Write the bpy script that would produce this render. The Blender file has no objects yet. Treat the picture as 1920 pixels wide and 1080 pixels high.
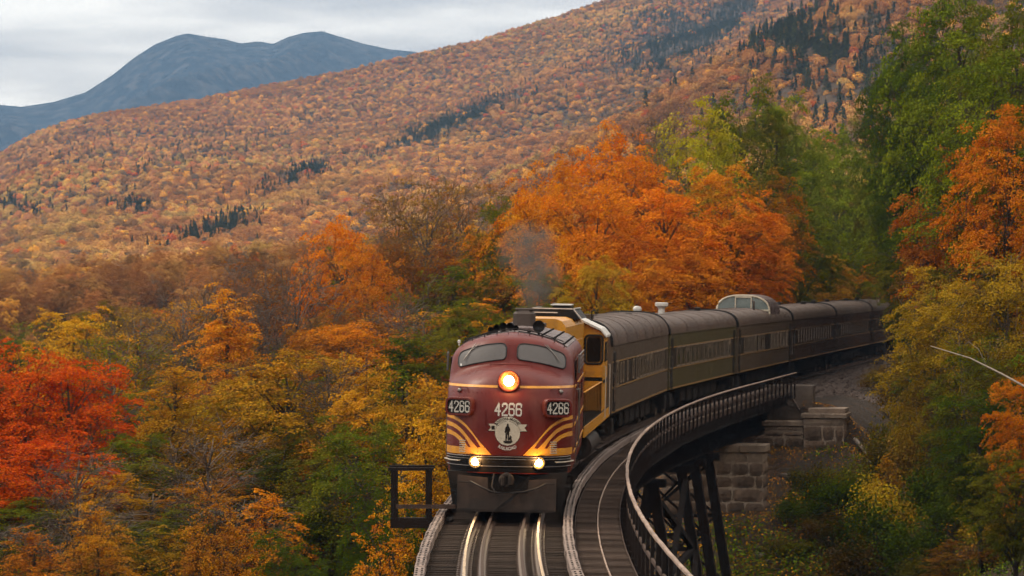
import bpy, math, random
import numpy as np
from math import sin, cos, pi, radians
from mathutils import Vector, Matrix, noise
from mathutils.bvhtree import BVHTree

S = bpy.context.scene
COL = S.collection
R = math.radians

# ------------------------------------------------------------------ camera, sky, sun, exposure
CAM_Z = 5.6
FPX = 6700.0                                   # focal length in pixels of a 1920 wide frame
cam_d = bpy.data.cameras.new('camera')
cam_d.sensor_width = 36.0
cam_d.lens = 36.0 * FPX / 1920.0
cam_d.clip_start = 0.5
cam_d.clip_end = 60000
cam = bpy.data.objects.new('camera', cam_d)
COL.objects.link(cam)
cam.location = (0, 0, CAM_Z)
cam.rotation_euler = (R(90) - math.atan(17 / FPX), 0, 0)
S.camera = cam

HEAD_W, DITCH_W = 70, 80
HAZE_DENSITY = 6.6e-5
HAZE_COL = (0.38, 0.63, 1.0, 1)
SUN_EL, SUN_AZ = 52, -48                      # azimuth from +Y towards +X
world = bpy.data.worlds.new('World')
S.world = world
world.use_nodes = True
wt = world.node_tree
for n in list(wt.nodes):
    wt.nodes.remove(n)
def wn(t, **k):
    n = wt.nodes.new(t)
    for a, b in k.items():
        setattr(n, a, b)
    return n
wl = wt.links.new
w_out = wn('ShaderNodeOutputWorld')
w_bg = wn('ShaderNodeBackground')
w_sky = wn('ShaderNodeTexSky', sky_type='NISHITA', sun_disc=False, sun_elevation=R(SUN_EL), sun_rotation=R(SUN_AZ))
w_tc = wn('ShaderNodeTexCoord')
w_map = wn('ShaderNodeMapping')
w_map.inputs['Scale'].default_value = (5, 5, 34)
w_map.inputs['Location'].default_value = (3.3, 0.2, 1.7)
w_no = wn('ShaderNodeTexNoise')
w_no.inputs['Scale'].default_value = 1.6
w_no.inputs['Detail'].default_value = 5
w_no.inputs['Roughness'].default_value = 0.5
w_ramp = wn('ShaderNodeValToRGB')
cr = w_ramp.color_ramp
cr.elements[0].position = 0.40; cr.elements[0].color = (8.9, 8.3, 7.7, 1)
cr.elements[1].position = 0.60; cr.elements[1].color = (17.0, 15.6, 13.6, 1)
e = cr.elements.new(0.5); e.color = (12.2, 11.2, 10.0, 1)
w_mix = wn('ShaderNodeMixRGB')
w_mix.inputs['Fac'].default_value = 0.93       # cloud cover
w_bg.inputs['Strength'].default_value = 0.108
wl(w_tc.outputs['Generated'], w_map.inputs['Vector'])
wl(w_map.outputs[0], w_no.inputs['Vector'])
wl(w_no.outputs['Fac'], w_ramp.inputs['Fac'])
wl(w_sky.outputs[0], w_mix.inputs['Color1'])
wl(w_ramp.outputs[0], w_mix.inputs['Color2'])
wl(w_mix.outputs[0], w_bg.inputs['Color'])
wl(w_bg.outputs[0], w_out.inputs['Surface'])

sun_d = bpy.data.lights.new('sun', 'SUN')
sun_d.energy = 2.0
sun_d.angle = R(14)
sun_d.color = (1.0, 0.88, 0.72)
sun = bpy.data.objects.new('sun', sun_d)
COL.objects.link(sun)
_d = Vector((sin(R(SUN_AZ)) * cos(R(SUN_EL)), cos(R(SUN_AZ)) * cos(R(SUN_EL)), sin(R(SUN_EL))))
sun.rotation_euler = _d.to_track_quat('Z', 'Y').to_euler()

vs = S.view_settings
vs.view_transform = 'Standard'
vs.look = 'None'
vs.exposure = 0.0
vs.gamma = 1.0
vs.use_curve_mapping = False
cy = S.cycles
cy.max_bounces = 5
cy.diffuse_bounces = 2
cy.glossy_bounces = 3
cy.transmission_bounces = 4
cy.transparent_max_bounces = 6
cy.volume_bounces = 0
cy.use_denoising = True
cy.denoising_input_passes = 'RGB'
cy.denoising_prefilter = 'NONE'
cy.use_adaptive_sampling = True
cy.adaptive_threshold = 0.008
cy.sample_clamp_indirect = 4
cy.caustics_reflective = False
cy.caustics_refractive = False

# ------------------------------------------------------------------ helpers: tags and meshes
def tag(o, label=None, cat=None, group=None, kind=None):
    if label: o['label'] = label
    if cat: o['category'] = cat
    if group: o['group'] = group
    if kind: o['kind'] = kind
    return o

def empty(name, loc=(0, 0, 0), rz=0.0, ry=0.0, parent=None):
    o = bpy.data.objects.new(name, None)
    o.empty_display_size = 0.3
    COL.objects.link(o)
    o.location = loc
    o.rotation_euler = (0, ry, rz)
    if parent: o.parent = parent
    return o

def link_mesh(name, me, parent=None, loc=None, rot=None, scale=None):
    o = bpy.data.objects.new(name, me)
    COL.objects.link(o)
    if parent: o.parent = parent
    if loc is not None: o.location = loc
    if rot is not None: o.rotation_euler = rot
    if scale is not None: o.scale = scale
    return o

class MB:
    def __init__(self):
        self.v = []; self.f = []; self.m = []
    def add(self, vs_, fs_, mi=0, M=None):
        b = len(self.v)
        if M is not None:
            vs_ = [tuple(M @ Vector(p)) for p in vs_]
        self.v += [tuple(p) for p in vs_]
        self.f += [tuple(i + b for i in f) for f in fs_]
        self.m += [mi] * len(fs_)
        return self
    def box(self, c, s, M=None, mi=0, bev=0.0):
        x, y, z = c; a, b, h = s[0] / 2, s[1] / 2, s[2] / 2
        if bev > 0:
            t = bev
            pts = []
            for (sx, sy) in ((-1, -1), (1, -1), (1, 1), (-1, 1)):
                for (dx, dy) in (((0, t), (t, 0)) if sx * sy > 0 else ((t, 0), (0, t))):
                    pts.append((x + sx * (a - dx), y + sy * (b - dy)))
            n = len(pts)
            vs_ = []
            for (zz, k) in ((z - h, t), (z - h + t, 0), (z + h - t, 0), (z + h, t)):
                for (px, py) in pts:
                    qx = x + (px - x) * (1 - k / a) if k else px
                    qy = y + (py - y) * (1 - k / b) if k else py
                    vs_.append((qx, qy, zz))
            fs_ = [tuple(reversed(range(n))), tuple(range(3 * n, 4 * n))]
            for r_ in range(3):
                for i in range(n):
                    j = (i + 1) % n
                    fs_.append((r_ * n + i, r_ * n + j, (r_ + 1) * n + j, (r_ + 1) * n + i))
            return self.add(vs_, fs_, mi, M)
        vs_ = [(x + i * a, y + j * b, z + k * h) for k in (-1, 1) for (i, j) in ((-1, -1), (1, -1), (1, 1), (-1, 1))]
        fs_ = [(0, 3, 2, 1), (4, 5, 6, 7), (0, 1, 5, 4), (1, 2, 6, 5), (2, 3, 7, 6), (3, 0, 4, 7)]
        return self.add(vs_, fs_, mi, M)
    def tube(self, pts, r, n=6, mi=0, cap=True, M=None):
        pts = [Vector(p) for p in pts]
        if not isinstance(r, (list, tuple)): r = [r] * len(pts)
        rings = []; up = Vector((0, 0, 1))
        for i, p in enumerate(pts):
            t = (pts[min(i + 1, len(pts) - 1)] - pts[max(i - 1, 0)])
            if t.length < 1e-9: t = Vector((0, 0, 1))
            t.normalize()
            u = up if abs(t.dot(up)) < 0.95 else Vector((1, 0, 0))
            a = t.cross(u).normalized(); b = a.cross(t)
            rings.append([p + (a * cos(2 * pi * k / n) + b * sin(2 * pi * k / n)) * r[i] for k in range(n)])
        vs_ = [tuple(q) for rg in rings for q in rg]
        fs_ = []
        for i in range(len(rings) - 1):
            for k in range(n):
                l = (k + 1) % n
                fs_.append((i * n + k, (i + 1) * n + k, (i + 1) * n + l, i * n + l))
        if cap:
            fs_.append(tuple(range(n))); fs_.append(tuple((len(rings) - 1) * n + k for k in reversed(range(n))))
        return self.add(vs_, fs_, mi, M)
    def bar(self, p, q, w, h, mi=0, up=(0, 0, 1)):
        p = Vector(p); q = Vector(q); t = (q - p)
        L = t.length; t.normalize()
        u = Vector(up)
        if abs(t.dot(u)) > 0.98: u = Vector((0, 1, 0))
        a = t.cross(u).normalized(); b = a.cross(t)
        M = Matrix((a, t, b)).transposed().to_4x4(); M.translation = (p + q) / 2
        return self.box((0, 0, 0), (w, L, h), M, mi)
    def disc(self, c, r, n=20, axis='Y', depth=0.05, mi=0, r2=None):
        r2 = r if r2 is None else r2
        ax = {'Y': Vector((0, 1, 0)), 'X': Vector((1, 0, 0)), 'Z': Vector((0, 0, 1))}[axis]
        c = Vector(c)
        return self.tube([c - ax * depth / 2, c + ax * depth / 2], [r, r2], n, mi)
    def lathe(self, c, prof, n=20, axis='Y', mi=0):
        # prof: list of (along, radius)
        c = Vector(c); A = {'Y': (Vector((0, 1, 0)), Vector((1, 0, 0)), Vector((0, 0, 1))), 'Z': (Vector((0, 0, 1)), Vector((1, 0, 0)), Vector((0, 1, 0))), 'X': (Vector((1, 0, 0)), Vector((0, 1, 0)), Vector((0, 0, 1)))}[axis]
        vs_ = [c + A[0] * a + (A[1] * cos(2 * pi * k / n) + A[2] * sin(2 * pi * k / n)) * r_ for (a, r_) in prof for k in range(n)]
        fs_ = [(i * n + k, i * n + (k + 1) % n, (i + 1) * n + (k + 1) % n, (i + 1) * n + k) for i in range(len(prof) - 1) for k in range(n)]
        if prof[0][1] > 1e-4: fs_.append(tuple(reversed(range(n))))
        if prof[-1][1] > 1e-4: fs_.append(tuple((len(prof) - 1) * n + k for k in range(n)))
        return self.add(vs_, fs_, mi)
    def prism_y(self, outline, y0, y1, mi=0):
        # outline in (x, z), extruded along y
        n = len(outline)
        vs_ = [(x, y0, z) for x, z in outline] + [(x, y1, z) for x, z in outline]
        fs_ = [tuple(range(n)), tuple(reversed(range(n, 2 * n)))] + [(i, i + n, (i + 1) % n + n, (i + 1) % n) for i in range(n)]
        return self.add(vs_, fs_, mi)
    def mesh(self, name, mats, smooth=False, angle=None):
        me = bpy.data.meshes.new(name)
        me.from_pydata(self.v, [], self.f)
        for m in (mats if isinstance(mats, (list, tuple)) else [mats]):
            me.materials.append(m)
        if any(self.m):
            me.polygons.foreach_set('material_index', self.m)
        if smooth:
            me.polygons.foreach_set('use_smooth', [True] * len(self.f))
            if angle:
                me.set_sharp_from_angle(angle=R(angle))
        me.update()
        return me
    def build(self, name, mats, parent=None, smooth=False, angle=None, loc=None, rot=None):
        return link_mesh(name, self.mesh(name, mats, smooth, angle), parent, loc, rot)

# ------------------------------------------------------------------ materials
def lin(c):
    return tuple((x / 12.92 if x <= 0.04045 else ((x + 0.055) / 1.055) ** 2.4) for x in (k / 255.0 for k in c))

def mat(name, c1, c2=None, rough=0.6, metal=0.0, scale=4.0, bump=0.0, bscale=None, streak=False, detail=6, spec=0.5,
        coat=0.0, contrast=(0.35, 0.65), dirt=None, dscale=1.2, droof=0.0, coords='Object', stretch=None, vary=0.0):
    m = bpy.data.materials.new(name)
    m.use_nodes = True
    t = m.node_tree; N = t.nodes; L = t.links.new
    b = N['Principled BSDF']
    b.inputs['Roughness'].default_value = rough
    b.inputs['Metallic'].default_value = metal
    b.inputs['Specular IOR Level'].default_value = spec
    b.inputs['Coat Weight'].default_value = coat
    b.inputs['Coat Roughness'].default_value = 0.25
    tc = N.new('ShaderNodeTexCoord')
    vec = tc.outputs[coords]
    mp = N.new('ShaderNodeMapping')
    mp.inputs['Scale'].default_value = stretch or ((1, 1, 0.12) if streak else (1, 1, 1))
    L(vec, mp.inputs['Vector'])
    col = None
    if c2 is None:
        c2 = tuple(x * 0.75 for x in c1)
    no = N.new('ShaderNodeTexNoise')
    no.inputs['Scale'].default_value = scale
    no.inputs['Detail'].default_value = detail
    no.inputs['Roughness'].default_value = 0.62
    L(mp.outputs[0], no.inputs['Vector'])
    mr = N.new('ShaderNodeMapRange')
    mr.inputs['From Min'].default_value = contrast[0]; mr.inputs['From Max'].default_value = contrast[1]
    L(no.outputs['Fac'], mr.inputs['Value'])
    mx = N.new('ShaderNodeMixRGB')
    mx.inputs['Color1'].default_value = (*c1, 1); mx.inputs['Color2'].default_value = (*c2, 1)
    L(mr.outputs[0], mx.inputs['Fac'])
    col = mx.outputs[0]
    if dirt:
        no2 = N.new('ShaderNodeTexNoise')
        no2.inputs['Scale'].default_value = dscale; no2.inputs['Detail'].default_value = 9
        no2.inputs['Roughness'].default_value = 0.7
        mp2 = N.new('ShaderNodeMapping'); mp2.inputs['Scale'].default_value = (1, 1, 0.35); mp2.inputs['Location'].default_value = (7, 3, 1)
        L(vec, mp2.inputs['Vector']); L(mp2.outputs[0], no2.inputs['Vector'])
        mr2 = N.new('ShaderNodeMapRange')
        mr2.inputs['From Min'].default_value = 0.47; mr2.inputs['From Max'].default_value = 0.72
        L(no2.outputs['Fac'], mr2.inputs['Value'])
        mx2 = N.new('ShaderNodeMixRGB'); mx2.inputs['Color2'].default_value = (*dirt, 1)
        L(mr2.outputs[0], mx2.inputs['Fac']); L(col, mx2.inputs['Color1'])
        col = mx2.outputs[0]
        ma = N.new('ShaderNodeMath'); ma.operation = 'MULTIPLY_ADD'
        ma.inputs[1].default_value = 0.3; ma.inputs[2].default_value = rough
        L(mr2.outputs[0], ma.inputs[0]); L(ma.outputs[0], b.inputs['Roughness'])
    if vary:
        oi = N.new('ShaderNodeObjectInfo'); vm = N.new('ShaderNodeMath'); vm.operation = 'MULTIPLY_ADD'; vm.inputs[1].default_value = vary * 2; vm.inputs[2].default_value = 1 - vary
        L(oi.outputs['Random'], vm.inputs[0]); hv = N.new('ShaderNodeHueSaturation'); L(vm.outputs[0], hv.inputs['Value']); L(col, hv.inputs['Color']); col = hv.outputs[0]
    L(col, b.inputs['Base Color'])
    if bump > 0:
        nb = N.new('ShaderNodeTexNoise')
        nb.inputs['Scale'].default_value = bscale or scale * 3
        nb.inputs['Detail'].default_value = 6
        L(mp.outputs[0], nb.inputs['Vector'])
        bp = N.new('ShaderNodeBump'); bp.inputs['Strength'].default_value = bump; bp.inputs['Distance'].default_value = 0.05
        L(nb.outputs['Fac'], bp.inputs['Height']); L(bp.outputs[0], b.inputs['Normal'])
    return m

def emit(name, color, strength):
    m = bpy.data.materials.new(name); m.use_nodes = True
    t = m.node_tree
    for n in list(t.nodes): t.nodes.remove(n)
    o = t.nodes.new('ShaderNodeOutputMaterial'); e_ = t.nodes.new('ShaderNodeEmission')
    e_.inputs['Color'].default_value = (*color, 1); e_.inputs['Strength'].default_value = strength
    t.links.new(e_.outputs[0], o.inputs['Surface'])
    return m

def leaf_mat(name, source='OBJECT', trans=0.22, vary=0.35):
    """Leaves: first and second tint come from the tree itself (object colour + 'tint' property, or instance attributes);
    'clump' on the mesh mixes the two tints on far crowns, as painted underside shade, random per leaf adds hue and value variation."""
    m = bpy.data.materials.new(name); m.use_nodes = True
    t = m.node_tree; N = t.nodes; L = t.links.new
    for n in list(N): N.remove(n)
    out = N.new('ShaderNodeOutputMaterial')
    if source == 'OBJECT':
        a = N.new('ShaderNodeObjectInfo').outputs['Color']
        nb = N.new('ShaderNodeAttribute'); nb.attribute_type = 'OBJECT'; nb.attribute_name = 'tint'
        b = nb.outputs['Color']
    elif source == 'INSTANCER':
        na = N.new('ShaderNodeAttribute'); na.attribute_type = 'INSTANCER'; na.attribute_name = 'tint_a'; a = na.outputs['Color']
        nb = N.new('ShaderNodeAttribute'); nb.attribute_type = 'INSTANCER'; nb.attribute_name = 'tint_b'; b = nb.outputs['Color']
    else:
        na = N.new('ShaderNodeAttribute'); na.attribute_type = 'GEOMETRY'; na.attribute_name = 'tint_a'; a = na.outputs['Color']; b = a
    cl = N.new('ShaderNodeAttribute'); cl.attribute_type = 'GEOMETRY'; cl.attribute_name = 'clump'
    gi = N.new('ShaderNodeNewGeometry')
    rnd = gi.outputs['Random Per Island']
    mx = N.new('ShaderNodeMixRGB')
    s1 = N.new('ShaderNodeMath'); s1.operation = 'MULTIPLY_ADD'; s1.inputs[1].default_value = 0.45; s1.inputs[2].default_value = -0.22
    L(rnd, s1.inputs[0])
    s2 = N.new('ShaderNodeMath'); s2.operation = 'ADD'; s2.use_clamp = True
    L(s1.outputs[0], s2.inputs[0]); L(cl.outputs['Fac'], s2.inputs[1])
    L(s2.outputs[0], mx.inputs['Fac']); L(a, mx.inputs['Color1']); L(b, mx.inputs['Color2'])
    hs = N.new('ShaderNodeHueSaturation')
    wv = N.new('ShaderNodeTexWhiteNoise'); wv.noise_dimensions = '1D'
    L(rnd, wv.inputs['W'])
    h = N.new('ShaderNodeMath'); h.operation = 'MULTIPLY_ADD'; h.inputs[1].default_value = 0.022; h.inputs[2].default_value = 0.492
    L(wv.outputs['Value'], h.inputs[0]); L(h.outputs[0], hs.inputs['Hue'])
    v = N.new('ShaderNodeMath'); v.operation = 'MULTIPLY_ADD'; v.inputs[1].default_value = vary * 2; v.inputs[2].default_value = 1 - vary
    L(rnd, v.inputs[0]); L(v.outputs[0], hs.inputs['Value'])
    L(mx.outputs[0], hs.inputs['Color'])
    df = N.new('ShaderNodeBsdfDiffuse'); tr = N.new('ShaderNodeBsdfTranslucent'); ms = N.new('ShaderNodeMixShader')
    ms.inputs['Fac'].default_value = trans
    L(hs.outputs[0], df.inputs['Color']); L(hs.outputs[0], tr.inputs['Color'])
    L(df.outputs[0], ms.inputs[1]); L(tr.outputs[0], ms.inputs[2])
    L(ms.outputs[0], out.inputs['Surface'])
    return m

M = {}
M['maroon'] = mat('maroon_paint', (0.150, 0.013, 0.008), (0.115, 0.010, 0.007), rough=0.42, spec=.25, coat=0.03, scale=2.2, dirt=(0.19, 0.055, 0.038), dscale=1.6, bump=0.05, bscale=2.2)
M['gold'] = mat('gold_paint', (0.86, 0.38, 0.035), (0.72, 0.30, 0.03), rough=0.45, scale=3, dirt=(0.55, 0.22, 0.05), dscale=2)
M['cream'] = mat('cream_paint', (0.62, 0.54, 0.42), (0.50, 0.43, 0.33), rough=0.55, scale=5)
M['lettering'] = mat('lettering_paint', (0.66, 0.62, 0.54), (0.55, 0.5, 0.43), rough=0.55, scale=8)
M['black'] = mat('black_paint', (0.007, 0.006, 0.006), (0.014, 0.010, 0.009), rough=0.55, spec=.25, scale=4)
M['glass'] = mat('cab_glass', (0.13, 0.115, 0.108), (0.10, 0.09, 0.086), rough=0.42, spec=0.5, scale=1.5)
M['dark_glass'] = mat('dark_glass', (0.007, 0.006, 0.006), (0.012, 0.010, 0.009), rough=0.15, spec=0.3, scale=2)
M['rubber'] = mat('gasket_rubber', (0.02, 0.015, 0.015), rough=0.7)
M['steel'] = mat('worn_steel', (0.30, 0.27, 0.25), (0.18, 0.15, 0.13), rough=0.35, metal=0.8, scale=9)
M['roof'] = mat('sooty_roof_paint', (0.20, 0.145, 0.135), (0.13, 0.09, 0.085), rough=0.5, scale=2.5, dirt=(0.06, 0.045, 0.04), dscale=1.5, bump=0.05, bscale=12)
M['plow'] = mat('plow_steel', (0.034, 0.023, 0.018), (0.015, 0.010, 0.008), rough=0.6, spec=.25, scale=2.2, dirt=(0.065, 0.042, 0.031), dscale=2.6, bump=0.5, bscale=2.2)
M['under'] = mat('underframe_grime', (0.014, 0.010, 0.008), (0.028, 0.020, 0.015), rough=0.9, spec=.15, scale=5, bump=0.1)
M['yellow'] = mat('yellow_loco_paint', (0.76, 0.33, 0.012), (0.62, 0.26, 0.010), rough=0.42, coat=0.15, scale=2, dirt=(0.22, 0.11, 0.03), dscale=2.0)
M['white'] = mat('white_paint', (0.72, 0.69, 0.64), (0.55, 0.52, 0.48), rough=0.5, scale=6)
M['soot'] = mat('sooty_stack', (0.055, 0.040, 0.033), (0.10, 0.07, 0.055), rough=0.7, scale=5, streak=True)
M['greencoach'] = mat('olive_coach_paint', (0.100, 0.082, 0.036), (0.072, 0.058, 0.026), rough=0.85, spec=.06, scale=3, streak=True, dirt=(0.085, 0.060, 0.034), dscale=0.9)
M['greycoach'] = mat('grey_brown_coach_paint', (0.122, 0.088, 0.062), (0.078, 0.056, 0.040), rough=0.85, spec=.06, scale=5, streak=True, dirt=(0.10, 0.07, 0.05), dscale=0.9)
M['browncoach'] = mat('brown_coach_paint', (0.112, 0.078, 0.050), (0.078, 0.053, 0.034), rough=0.85, spec=.06, scale=3, streak=True, dirt=(0.10, 0.07, 0.05), dscale=0.9)
M['wframe'] = mat('window_frame_paint', (0.27, 0.20, 0.14), (0.19, 0.14, 0.10), rough=.8, spec=.1)
M['bandpaint'] = mat('window_band_paint', (0.040, 0.027, 0.018), (0.028, 0.019, 0.013), rough=.8, spec=.1, streak=True)
M['darkcoach'] = mat('dark_maroon_coach_paint', (0.085, 0.048, 0.034), (0.060, 0.034, 0.024), rough=0.85, spec=.06, scale=3, streak=True, dirt=(0.05, 0.03, 0.022), dscale=0.9)
M['coachroof'] = mat('coach_roof', (0.115, 0.073, 0.054), (0.072, 0.046, 0.034), rough=0.6, spec=.25, scale=1.5, dirt=(0.055, 0.04, 0.035), dscale=0.7, bump=0.06, bscale=8)
M['striping'] = mat('old_gold_stripe', (0.34, 0.19, 0.06), (0.20, 0.11, 0.04), rough=0.5, scale=4)
M['curtain'] = mat('window_blind', (0.17, 0.13, 0.09), (0.06, 0.045, 0.03), vary=.6, spec=.1, rough=0.6, scale=6)
M['domeglass'] = mat('dome_glass', (0.19, 0.23, 0.22), (0.14, 0.17, 0.165), rough=0.1, spec=0.9, scale=1.5)
M['tie'] = mat('creosoted_timber', (0.056, 0.038, 0.029), (0.018, 0.013, 0.010), vary=.45, rough=0.8, spec=.05, scale=3, bump=0.4, bscale=10, stretch=(0.5, 6, 6))
M['timber'] = mat('weathered_guard_timber', (0.34, 0.245, 0.20), (0.10, 0.07, 0.058), rough=0.8, scale=7, bump=0.5, bscale=12, contrast=(0.42, 0.6))
M['toprail'] = mat('weathered_hand_rail', (0.46, 0.33, 0.26), (0.22, 0.155, 0.12), spec=.2, rough=0.7, scale=4, bump=0.2, bscale=10, stretch=(1, 0.4, 1))
M['railside'] = mat('rusty_rail', (0.075, 0.043, 0.032), (0.12, 0.075, 0.056), rough=0.6, scale=8)
M['railhead'] = mat('polished_rail_head', (0.52, 0.40, 0.28), (0.30, 0.21, 0.14), rough=0.45, metal=0.85, scale=3)
M['guardhead'] = mat('dull_guard_rail', (0.095, 0.062, 0.050), (0.055, 0.036, 0.028), rough=0.8, metal=0.0, spec=.1, scale=5)
M['grating'] = mat('galvanised_grating', (0.12, 0.083, 0.064), (0.07, 0.048, 0.037), vary=.3, rough=0.85, spec=.08, scale=3)
M['bridge'] = mat('black_bridge_steel', (0.010, 0.007, 0.006), (0.018, 0.012, 0.010), rough=0.85, spec=.2, scale=2, dirt=(0.032, 0.018, 0.014), dscale=2)
M['granite'] = mat('granite_block', (0.26, 0.175, 0.12), (0.13, 0.086, 0.058), vary=.3, rough=0.85, scale=3, bump=0.9, bscale=6, dirt=(0.08, 0.055, 0.04), dscale=1.0)
M['capstone'] = mat('dressed_capstone', (0.36, 0.27, 0.20), (0.25, 0.18, 0.135), rough=0.8, scale=3, bump=0.3, bscale=12, dirt=(0.12, 0.085, 0.06), dscale=1.3)
M['mortar'] = mat('lime_mortar', (0.42, 0.33, 0.255), (0.28, 0.21, 0.165), rough=0.9, scale=8, bump=0.4)
M['concrete'] = mat('stained_concrete', (0.19, 0.145, 0.115), (0.12, 0.09, 0.07), rough=0.8, scale=3, streak=True, dirt=(0.07, 0.05, 0.038), dscale=1.0, bump=0.2)
M['ballast'] = mat('grey_ballast', (0.20, 0.145, 0.12), (0.055, 0.040, 0.034), rough=0.95, spec=.2, scale=7, bump=1.0, bscale=22, contrast=(0.42, 0.58))
M['stone'] = mat('loose_rock', (0.24, 0.185, 0.15), (0.13, 0.10, 0.08), rough=0.9, scale=3, bump=0.5)
M['bark'] = mat('dark_bark', (0.060, 0.042, 0.032), (0.028, 0.020, 0.016), rough=0.9, scale=6, bump=0.8, bscale=16, stretch=(2, 2, 0.5))
M['palebark'] = mat('pale_grey_bark', (0.17, 0.125, 0.098), (0.08, 0.058, 0.045), rough=0.85, scale=5, bump=0.4, stretch=(2, 2, 0.5))
M['birchbark'] = mat('white_birch_bark', (0.27, 0.21, 0.165), (0.07, 0.052, 0.04), rough=0.7, scale=5, contrast=(0.55, 0.68), stretch=(1, 1, 3))
M['leaf'] = leaf_mat('leaves', 'OBJECT')
M['hillleaf'] = leaf_mat('distant_leaves', 'INSTANCER', trans=0.15, vary=0.25)
M['coverleaf'] = leaf_mat('ground_leaves', 'GEOMETRY', trans=0.2)
M['lamp'] = emit('hot_lamp', (1.0, 0.78, 0.42), 40)
M['lampring'] = emit('reflector_painted_glow', (1.0, 0.46, 0.07), 2.6)  # emission stands in for lamp light falling on the reflector bowl
M['reflector'] = mat('lamp_reflector', (0.9, 0.55, 0.2), rough=0.25, metal=0.9)
M['soil'] = mat('leaf_littered_soil', (0.052, 0.031, 0.018), (0.026, 0.017, 0.011), rough=0.95, scale=2.2, bump=0.8, bscale=5, dirt=(0.085, 0.045, 0.018), dscale=0.9)
M['hillsoil'] = mat('forest_floor', (0.075, 0.042, 0.018), (0.04, 0.025, 0.011), rough=1, scale=0.02, coords='Object')

# ------------------------------------------------------------------ the track line (a curve turning away to the right, then straight)
K, S0, S1, D0, X0 = 0.00206, -10.0, 75.4, FPX / 79.5, -0.096
_s = np.arange(-100.0, 420.0, 0.25)
_th = np.where(_s < S1, K * (_s - S0), K * (S1 - S0) + 0.00013 * (_s - S1))
_px = np.cumsum(np.sin(_th)) * 0.25; _py = np.cumsum(np.cos(_th)) * 0.25
_i = int(np.argmin(abs(_s)))
_px += X0 - _px[_i]; _py += D0 - _py[_i]
CANT = R(1.1)
def track(s):
    return float(np.interp(s, _s, _px)), float(np.interp(s, _s, _py)), float(np.interp(s, _s, _th))
def on_track(s, o=0.0, z=0.0):
    """world point at arc s, offset o to the right, height z above the canted rail plane"""
    x, y, t = track(s)
    ox = o * cos(CANT) + z * sin(CANT); oz = z * cos(CANT) - o * sin(CANT)
    return Vector((x + ox * cos(t), y - ox * sin(t), oz))
def frame(s0, s1, s_org):
    """Location and z-rotation of a rigid vehicle whose bogies ride at s0 and s1, origin at arc s_org, +Y away down the line"""
    a = on_track(s0); b = on_track(s1)
    t = (b - a).normalized()
    p = a + t * (s_org - s0)
    return p, -math.atan2(t.x, t.y)

# ------------------------------------------------------------------ ground
def smooth(a, b, x):
    t = np.clip((x - a) / (b - a), 0, 1); return t * t * (3 - 2 * t)
def fbm(x, y, sc, seed=0.0, oct_=4):
    """cheap value noise on arrays"""
    x = np.asarray(x, float) * sc + seed * 17.3; y = np.asarray(y, float) * sc - seed * 9.1
    tot = np.zeros(np.broadcast(x, y).shape); amp = 1.0; nrm = 0
    for _o in range(oct_):
        xi = np.floor(x); yi = np.floor(y); fx = x - xi; fy = y - yi
        fx = fx * fx * (3 - 2 * fx); fy = fy * fy * (3 - 2 * fy)
        def hh(a, b):
            v = np.sin(a * 127.1 + b * 311.7) * 43758.5453
            return v - np.floor(v)
        v = (hh(xi, yi) * (1 - fx) + hh(xi + 1, yi) * fx) * (1 - fy) + (hh(xi, yi + 1) * (1 - fx) + hh(xi + 1, yi + 1) * fx) * fy
        tot += amp * v; nrm += amp; amp *= 0.5; x = x * 2.03 + 5.1; y = y * 2.03 + 1.7
    return tot / nrm * 2 - 1
ABUT = 101.5
def ground(x, y):
    x = np.asarray(x, float); y = np.asarray(y, float)
    a = np.interp(y, _py, _s); xc = np.interp(y, _py, _px); th = np.interp(y, _py, _th)
    o = (x - xc) * np.cos(th)
    a = a + o * np.sin(th)
    # hillside across the line: falls away to the left, climbs to the right
    left = np.clip(-o - 4, 0, None); right = np.clip(o - 9, 0, None)
    base = -0.75 - 7.5 * (1 - np.exp(-left * 0.055)) - 0.10 * np.clip(left - 60, 0, None) + 0.42 * right - 0.0014 * np.clip(right, 0, 60) ** 2
    base = base - 2.6 * np.exp(-((o - 9.0) / 2.8) ** 2) * smooth(140, 110, a)
    # ravine under the trestle: a shelf in front of the abutment, then a steep drop
    prof_far = np.interp(a, [58, 70, 79, 85, 100.9, 101.9, 112], [10.2, 9.3, 7.2, 5.0, 2.1, 0.0, 0.0])
    prof_side = np.interp(a, [58, 70, 79, 85, 101, 112], [9.6, 8.4, 6.0, 4.0, 1.2, 0.0])
    ws = smooth(3.5, 8.0, abs(o))
    far = prof_far * (1 - ws) + prof_side * ws
    near = smooth(-34.0, -8.0, a) * 10.2
    rav = np.minimum(far, near)
    z = base - rav * np.clip(1 - np.clip(o, 0, 200) / 120, 0.25, 1) * np.clip(1 - left / 14.0, 0.10, 1)
    # the rock cutting the camera stands on
    z = z + 4.6 * smooth(-62, -78, a) * smooth(-3.2, -6.0, o)
    z = z + fbm(x, y, 0.16, 1) * 0.45 * smooth(3.0, 6.0, abs(o) + 0 * a) + fbm(x, y, 0.7, 2) * 0.12
    # valley floor further out
    z = z - 0.055 * np.clip(y - 330, 0, 500)
    return z

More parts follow.
